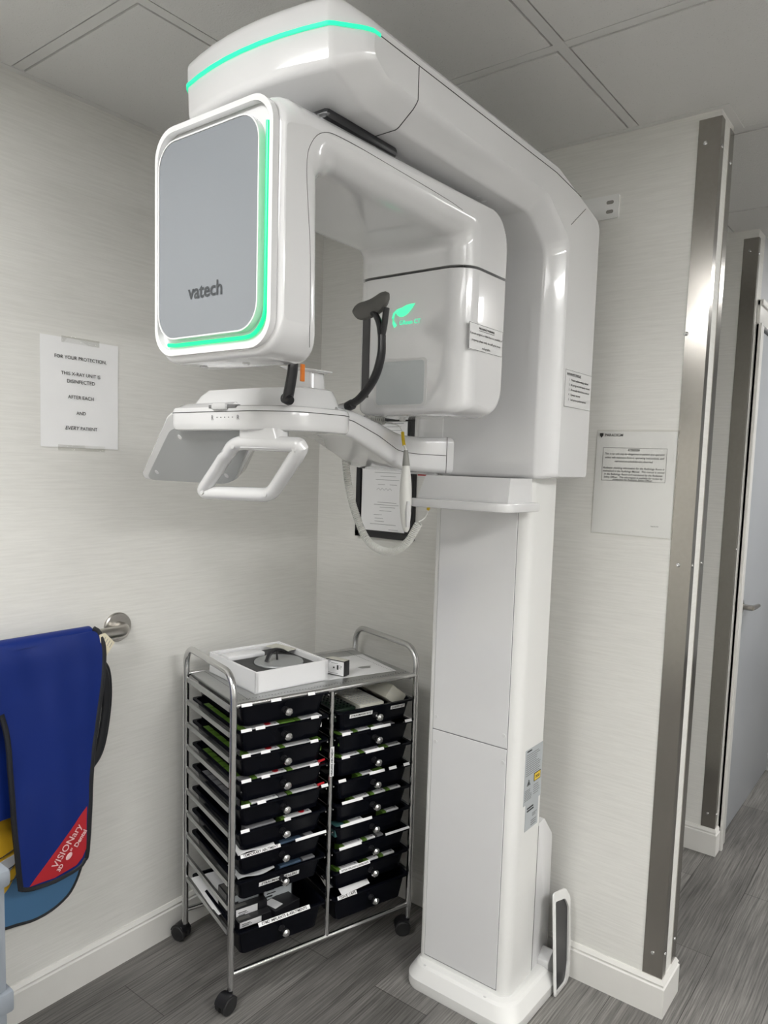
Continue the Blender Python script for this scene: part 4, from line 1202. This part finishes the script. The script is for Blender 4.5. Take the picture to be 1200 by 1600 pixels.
small = {0: [(0, .02, .13), (0, .33, .44), (0, .74, .82), (1, .02, .13), (1, .17, .27), (1, .78, .87), (2, .03, .12), (2, .23, .33), (2, .78, .87), (3, .03, .13), (3, .24, .33), (3, .78, .88), (4, .03, .12), (4, .20, .29), (4, .92, 1.0), (5, .03, .12), (5, .50, .57)],
         1: [(2, .06, .16), (2, .88, .97), (3, .06, .16), (4, .03, .12), (4, .68, .78), (4, .88, .96)]}
for c in (0, 1):
    for k, a, b in small[c]: sticker(c, k, a, b, .0085)
sticker(0, 6, .03, .46, .009, 'TEMPORARY ABUTMENT'); sticker(0, 6, .63, .99, .0075)
sticker(0, 7, .25, .70, .012, 'STRAUMANN HEALERS', True, -.030)
sticker(0, 9, .22, .80, .011, 'STMD IMPLANTS & ABUTMENTS', tilt=50)
sticker(1, 1, .17, .46, .012, 'STRAUMANN KITS', True, -.020); sticker(1, 1, .70, .89, .011, 'GUIDED KIT', True, -.018)
sticker(1, 2, .42, .68, .008); sticker(1, 3, .36, .60, .008); sticker(1, 4, .42, .62, .008)
sticker(1, 5, .08, .34, .008); sticker(1, 6, .07, .47, .008); sticker(1, 7, .06, .34, .008); sticker(1, 7, .66, .99, .007)
sticker(1, 8, .07, .46, .010, 'EXTRA HEALING/CLOSURE CAPS'); sticker(1, 9, .04, .28, .010, 'TISSUE CAPS')
o = cpart('post_label', B(W_/2-.0062, W_/2+.0062, -.0072, -.0066, .585, .672), 'paper')
t = text('label_print', 'HEALING ABUTMENT', (W_/2, -.0076, .6285), (R(90), R(-90), 0), 'ink', cart, size=.006, width=.080, bold=.0002)

# ================================================================== LOOSE THINGS IN AND ON THE TROLLEY
def cobj(name, bm, mt, loc, label, cat, group=None, rz=0., rx=0., ry=0., parent=None, **k):
    o = obj(name, bm, mt, parent, **k)
    if parent is None:
        o.matrix_basis = TM @ Matrix.Translation(loc) @ Euler((rx, ry, rz)).to_matrix().to_4x4()
        tag(o, label, cat, group)
    return o
side_w = {0: 'left stack', 1: 'right stack'}
# flat white-and-green packs standing in the drawers behind the front edge
def pack(c, k, a, b, i, kind='white', h=.010, red=False, z=.0):
    x0, x1 = dx0[c]+a*DW, dx0[c]+b*DW
    L = x1-x0
    col_ = {'white': 'card', 'teal': 'teal', 'blue': 'bluebag', 'dark': 'greyink', 'green': 'green'}[kind]
    kd = {'white': 'white green-ended pack', 'teal': 'dark teal pack', 'blue': 'blue grey pouch', 'dark': 'dark grey pack', 'green': 'green pack'}[kind]
    cnt[(c, k)] = cnt.get((c, k), 0)+1
    dn = k if c == 0 else k-1
    lb = f'{kd}, {ordw[cnt[(c, k)]-1]} from left in the {ordw[dn]} drawer down, {side_w[c]}'
    zz = ZK[k]+.009-.0365+z
    o = cobj('implant_pack' if kind != 'blue' else 'pouch', B(-L/2, L/2, 0, .034, 0, .034, .001, 1), col_, ((x0+x1)/2, .008, zz), lb, 'pack', 'packs in the drawers', rx=0)
    if kind == 'white':
        obj('green_end', B(-L/2-.0005, -L/2+.013, -.0005, .0345, .0005, .0345), 'green', o)
        bm = bmesh.new()
        box(bm, -L/2+.02, L/2-.012, .010, .0112, .0341, .0345); box(bm, -L/2+.03, L/2-.03, .018, .019, .0341, .0345)
        box(bm, L/2-.012, L/2-.006, .006, .012, .0341, .0345)
        obj('pack_print', bm, 'greyink', o)
    if red:
        obj('red_dot', lathe([(.0001, .034), (.009, .034), (.009, .0352), (.0001, .0353)], Matrix.Translation((L*.22, .014, 0)), 14), 'red', o)
    return o
cnt = {}
plan = [(0, 1, .07, .46, 'white', 1), (0, 1, .47, .64, 'green', 0), (0, 1, .65, .95, 'white', 0),
        (0, 2, .10, .47, 'white', 1), (0, 2, .48, .84, 'white', 0), (0, 2, .86, .95, 'green', 0),
        (0, 3, .06, .17, 'dark', 0), (0, 3, .18, .55, 'white', 1), (0, 3, .57, .94, 'white', 0),
        (0, 4, .12, .46, 'white', 0), (0, 4, .47, .56, 'dark', 0), (0, 4, .57, .93, 'white', 0),
        (0, 5, .12, .44, 'dark', 0), (0, 5, .50, .85, 'white', 1),
        (0, 6, .50, .74, 'blue', 0), (0, 6, .78, .88, 'dark', 0), (0, 7, .50, .74, 'blue', 0), (0, 7, .76, .90, 'dark', 0),
        (1, 2, .06, .24, 'white', 0), (1, 2, .25, .46, 'white', 0), (1, 2, .48, .66, 'white', 0), (1, 2, .70, .79, 'dark', 0),
        (1, 3, .08, .33, 'white', 0), (1, 3, .34, .60, 'white', 0), (1, 3, .66, .88, 'white', 0),
        (1, 4, .32, .52, 'white', 0), (1, 4, .54, .66, 'green', 0),
        (1, 5, .24, .47, 'white', 0), (1, 5, .49, .69, 'white', 0), (1, 5, .70, .90, 'white', 0),
        (1, 6, .04, .16, 'teal', 0), (1, 6, .18, .40, 'white', 0), (1, 6, .66, .88, 'white', 0),
        (1, 7, .12, .40, 'white', 0), (1, 7, .41, .57, 'white', 0), (1, 7, .60, .68, 'dark', 0),
        (1, 8, .08, .36, 'white', 0), (1, 8, .44, .62, 'white', 0), (1, 8, .64, .84, 'white', 0)]
for i, (c, k, a, b, kd, red) in enumerate(plan): pack(c, k, a, b, i, kd, red=bool(red))
# row of packs along the left side of the upper left drawers, seen from the side
for k, n_, mt_ in ((1, 5, 'green'), (2, 5, 'green'), (3, 6, 'green'), (4, 6, 'greyink')):
    for i in range(n_):
        L = .24/n_
        o = cobj('implant_pack', B(-.011, .011, -L/2+.004, L/2-.004, 0, .034, .001, 1), 'green' if (mt_ == 'green' and (k, i) != (2, 0)) else 'greyink',
                 (dx0[0]+.032, .070+L*(i+.5), ZK[k]+.009-.050), f'{"green" if (mt_ == "green" and (k, i) != (2, 0)) else "grey"} pack along the left side of the {ordw[k]} left drawer, {ordw[i]} from the front', 'pack', 'packs along the trolley side')
        bm = bmesh.new()
        for q in range(2): box(bm, -.0114, -.011, -L/2+.006+L*.42*q, -L/2+.006+L*.42*q+L*.22, .012, .030)
        obj('pack_label', bm, 'lgrey' if mt_ != 'green' else mat('lime card', (.22, .34, .05), .5, nscale=30, nstr=.1), o)
# small red-tipped drivers at the right of two left drawers
for k in (3, 4):
    cobj('red_tool', tube([(0, 0, 0), (.022, .004, .001)], [.004, .0028], 8), 'red', (dx0[0]+.245, .0, ZK[k]+.0135), f'small red plastic tool lying by the middle post on the {ordw[k]} left drawer', 'tool')
# pouch sheet in sixth/seventh drawers
for k, lab in ((6, 'folded white pouch lying in the seventh left drawer by its label'), (7, 'crumpled grey film pouch in the eighth left drawer')):
    rings = [[Vector((x, y, .004*math.sin(x*60+y*40+k)+(.012 if k == 6 else .009)*y/.06)) for y in (0, .02, .04, .07)] for x in [i*.012 for i in range(10)]]
    bm = loft(rings, caps=False, closed=False)
    r = bmesh.ops.extrude_face_region(bm, geom=list(bm.faces)); bmesh.ops.translate(bm, verts=[g for g in r['geom'] if isinstance(g, bmesh.types.BMVert)], vec=(0, 0, -.001))
    cobj('film_pouch', bm, 'paper' if k == 6 else 'lgrey', (dx0[0]+.008, .004, ZK[k]+.010), lab, 'pouch')
# boxes piled in the deep lower left drawer
def ibox(x, y, z, L, Wd, Hh, lab, rz=0., lab2=True, mt_='black'):
    o = cobj('implant_box', B(-L/2, L/2, -Wd/2, Wd/2, 0, Hh, .0008, 1), mt_, (x, y, z), lab, 'box', 'implant boxes in the bottom left drawer', rz=rz)
    if lab2:
        obj('box_label', B(-L/2+.004, L/2-.03 if Hh < .04 else L/2-.004, -Wd/2-.0006, -Wd/2, .003, Hh-.003 if Hh < .04 else Hh-.012), 'card' if Hh < .04 else 'label', o)
        bm = bmesh.new(); 
        box(bm, -L/2+.01, -L/2+.035, -Wd/2-.001, -Wd/2-.0006, Hh*.55, Hh*.62); box(bm, -L/2+.01, -L/2+.03, -Wd/2-.001, -Wd/2-.0006, Hh*.3, Hh*.36)
        box(bm, -L/2+.012, -L/2+.04, -Wd/2-.001, -Wd/2-.0006, Hh*.42, Hh*.46)
        obj('box_print', bm, 'ink', o)
        o2 = obj('top_label', B(-L/2+.004, -.01, -Wd/2+.006, Wd/2-.006, Hh, Hh+.0005), 'pad', o)
    return o
zb = ZK[9]-.055
ibox(.080, .036, zb+.045, .098, .026, .022, 'slim black box with white label, lowest at the front of the bottom drawer')
ibox(.082, .066, zb+.055, .098, .026, .032, 'slim black box with white label, behind the lowest front one')
ibox(.072, .115, zb+.040, .100, .060, .078, 'tall black box with wide grey label at the left of the bottom drawer')
ibox(.180, .115, zb+.045, .095, .060, .078, 'tall black box with wide grey label in the middle of the bottom drawer')
ibox(.175, .055, zb+.040, .090, .060, .026, 'flat black box lying at the front middle of the bottom drawer', rz=R(12), lab2=False)
cobj('barcode_label', B(-.015, .015, -.022, .022, 0, .0006), 'card', (.150, .052, zb+.0665), 'white barcode label lying on the flat dark box', 'label', rz=R(20))
cobj('paper_form', sheet('s', .09, .20, 6, 12, .003, 3.), 'paper', (.045, .20, ZK[9]+.006), 'white printed form lying open in the bottom left drawer', 'form', rx=R(3))
# tissue caps leaflet, in bottom right drawer
cobj('leaflet', sheet('s', .105, .045, 8, 4, .001, 7.), 'paper', (dx0[1]+.085, .022, ZK[9]+.010), 'white leaflet sticking up in the bottom right drawer', 'leaflet', rx=R(35), rz=R(6))
cobj('film_pouch', sheet('s', .12, .05, 8, 4, .004, 9.), 'lgrey', (dx0[1]+.07, .065, ZK[9]+.012), 'clear crumpled pouch behind the leaflet in the bottom right drawer', 'pouch', rx=R(20))
# kits in the top right drawer
kx = dx0[1]
zt0 = ZK[1]-.028
kb = cobj('surgical_kit', B(-.043, .043, -.09, .09, 0, .036, .003), 'bone', (.447, .108, zt0), 'ivory perforated instrument tray in the top right drawer', 'instrument tray')
bm = bmesh.new()
for i in range(7):
    for j in range(11): box(bm, -.036+.012*i-.003, -.036+.012*i+.003, -.078+.0155*j-.003, -.078+.0155*j+.003, .0355, .0370)
obj('tray_studs', bm, 'lgrey', kb)
kg = cobj('surgical_kit', B(-.035, .035, -.085, .085, 0, .036, .002), 'dgreen', (.355, .105, zt0), 'dark green instrument tray beside the ivory one', 'instrument tray')
bm = bmesh.new()
for i in range(5):
    for j in range(9): box(bm, -.026+.013*i-.002, -.026+.013*i+.002, -.072+.018*j-.002, -.072+.018*j+.002, .0355, .0385)
obj('tray_studs', bm, 'smoky', kg)
kw = cobj('surgical_kit', B(-.034, .034, -.085, .085, 0, .046, .005), 'bone', (.522, .105, zt0+.024), 'closed ivory kit case tilted at the right of the top right drawer', 'kit case', ry=R(38))
bm = bmesh.new()
for i in range(5): box(bm, -.02+.009*i, -.014+.009*i, -.03, -.022+.004*(i % 2), .046, .0465)
box(bm, -.02, .012, .0, .004, .046, .0465); box(bm, -.02, .0, .01, .013, .046, .0465)
obj('kit_print', bm, 'greyink', kw); obj('lid_joint', B(-.0343, .0343, -.0853, .0853, .023, .0238), 'lgrey', kw)

# white open box with a disc on the trolley top
BXR = R(77.8)
bx = empty('open_box', (.2645, -.4815, SZ-.001), BXR, 'open white cardboard box with foam and a grey disc on the trolley top', 'box')
BL, BW, BH, T_ = .2415, .270, .060, .004
bm = bmesh.new()
box(bm, -BL/2, BL/2, -BW/2, BW/2, 0, .003)
for a in ((-BL/2, BL/2, -BW/2, -BW/2+T_), (-BL/2, BL/2, BW/2-T_, BW/2), (-BL/2, -BL/2+T_, -BW/2, BW/2), (BL/2-T_, BL/2, -BW/2, BW/2)): box(bm, a[0], a[1], a[2], a[3], 0, BH, .0008, 1)
obj('carton', bm, 'card', bx)
obj('foam_insert', B(-BL/2+.012, BL/2-.012, -BW/2+.012, BW/2-.012, .003, .043), 'foam', bx)
bm = bmesh.new()
for a in ((-BL/2+T_, BL/2-T_, -BW/2+T_, -BW/2+.011), (-BL/2+T_, BL/2-T_, BW/2-.011, BW/2-T_), (-BL/2+T_, -BL/2+.011, -BW/2, BW/2), (BL/2-.011, BL/2-T_, -BW/2, BW/2)): box(bm, a[0], a[1], a[2], a[3], .003, BH-.002, .0008, 1)
obj('inner_wall', bm, 'card', bx)
bw = bx.matrix_basis
def inbox(name, bm, mt, loc, label, cat, rz=0.):
    o = obj(name, bm, mt); o.matrix_basis = Matrix.Translation(bx.location) @ Matrix.Rotation(BXR, 4, 'Z') @ Matrix.Translation(loc) @ Matrix.Rotation(rz, 4, 'Z'); tag(o, label, cat); return o
ds = inbox('calibration_disc', lathe([(.0001, 0), (.070, 0), (.072, .003), (.070, .007), (.03, .009), (.0001, .010)], Matrix.Identity(4), 36), 'cloud', (.018, -.030, .043), 'frosted grey disc lying in the open white box', 'disc')
ap_ = inbox('black_clamp', tube(catmull([(-.045, -.004, .0), (-.030, 0, .022), (-.008, .004, .030), (.014, .004, .026), (.032, 0, .016)], 5), [.003+.0012*math.sin(i*.2) for i in range(21)], 8, flat=2.4), 'black', (.018, -.030, .053), 'black curved plastic clamp on top of the grey disc', 'clamp')
obj('clamp_stem', tube([(-.006, .003, .028), (-.006, .0, .0)], .003, 8), 'black', ap_)
inbox('white_case', B(-.026, .026, -.062, .062, 0, .016, .005), 'card', (-.035, .088, .040), 'rounded white case at the far left inside the open box', 'case', R(-90))
inbox('folded_leaflet', B(-.022, .022, -.045, .045, 0, .003, .0008, 1), 'bone', (.082, .062, .0585), 'cream folded leaflet resting in the open box corner', 'leaflet', R(12))
# paper and small box on the shelf
pa_ = obj('paper_sheet', sheet('s', .216, .279, 8, 10, .0008, 11.), 'paper')
pa_.matrix_basis = TM @ Matrix.Translation((.425, .170, SZ-.0035)) @ Matrix.Rotation(R(86), 4, 'Z'); tag(pa_, 'white paper sheet lying on the right of the trolley top', 'paper')
sbx = obj('small_box', B(-.034, .034, -.014, .014, 0, .046, .0008, 1), 'black')
sbx.matrix_basis = Matrix.Translation((.405, -.332, SZ-.001+.0012)) @ Matrix.Rotation(R(6), 4, 'Z'); tag(sbx, 'small black box with white printed face standing on the paper', 'box')
obj('face_label', B(-.0325, .0325, -.0146, -.0140, .002, .0435), 'card', sbx)
obj('top_label', B(-.033, .033, -.013, .0135, .046, .0466), 'bone', sbx)
bm = bmesh.new()
for a in ((-.030, -.014, .0395, .0408), (-.030, -.018, .036, .0368), (-.013, .012, .036, .0368), (.008, .014, .018, .032), (.016, .026, .030, .031), (.016, .026, .026, .027), (.016, .024, .022, .023), (-.028, .012, .006, .0066)):
    box(bm, a[0], a[1], -.0150, -.0146, a[2], a[3])
add_bm(bm, lathe([(.0001, 0), (.003, 0), (.003, .0004), (.0001, .0004)], Matrix.Translation((-.003, -.0146, .023)) @ Matrix.Rotation(R(90), 4, 'X'), 6))
obj('face_print', bm, 'ink', sbx)
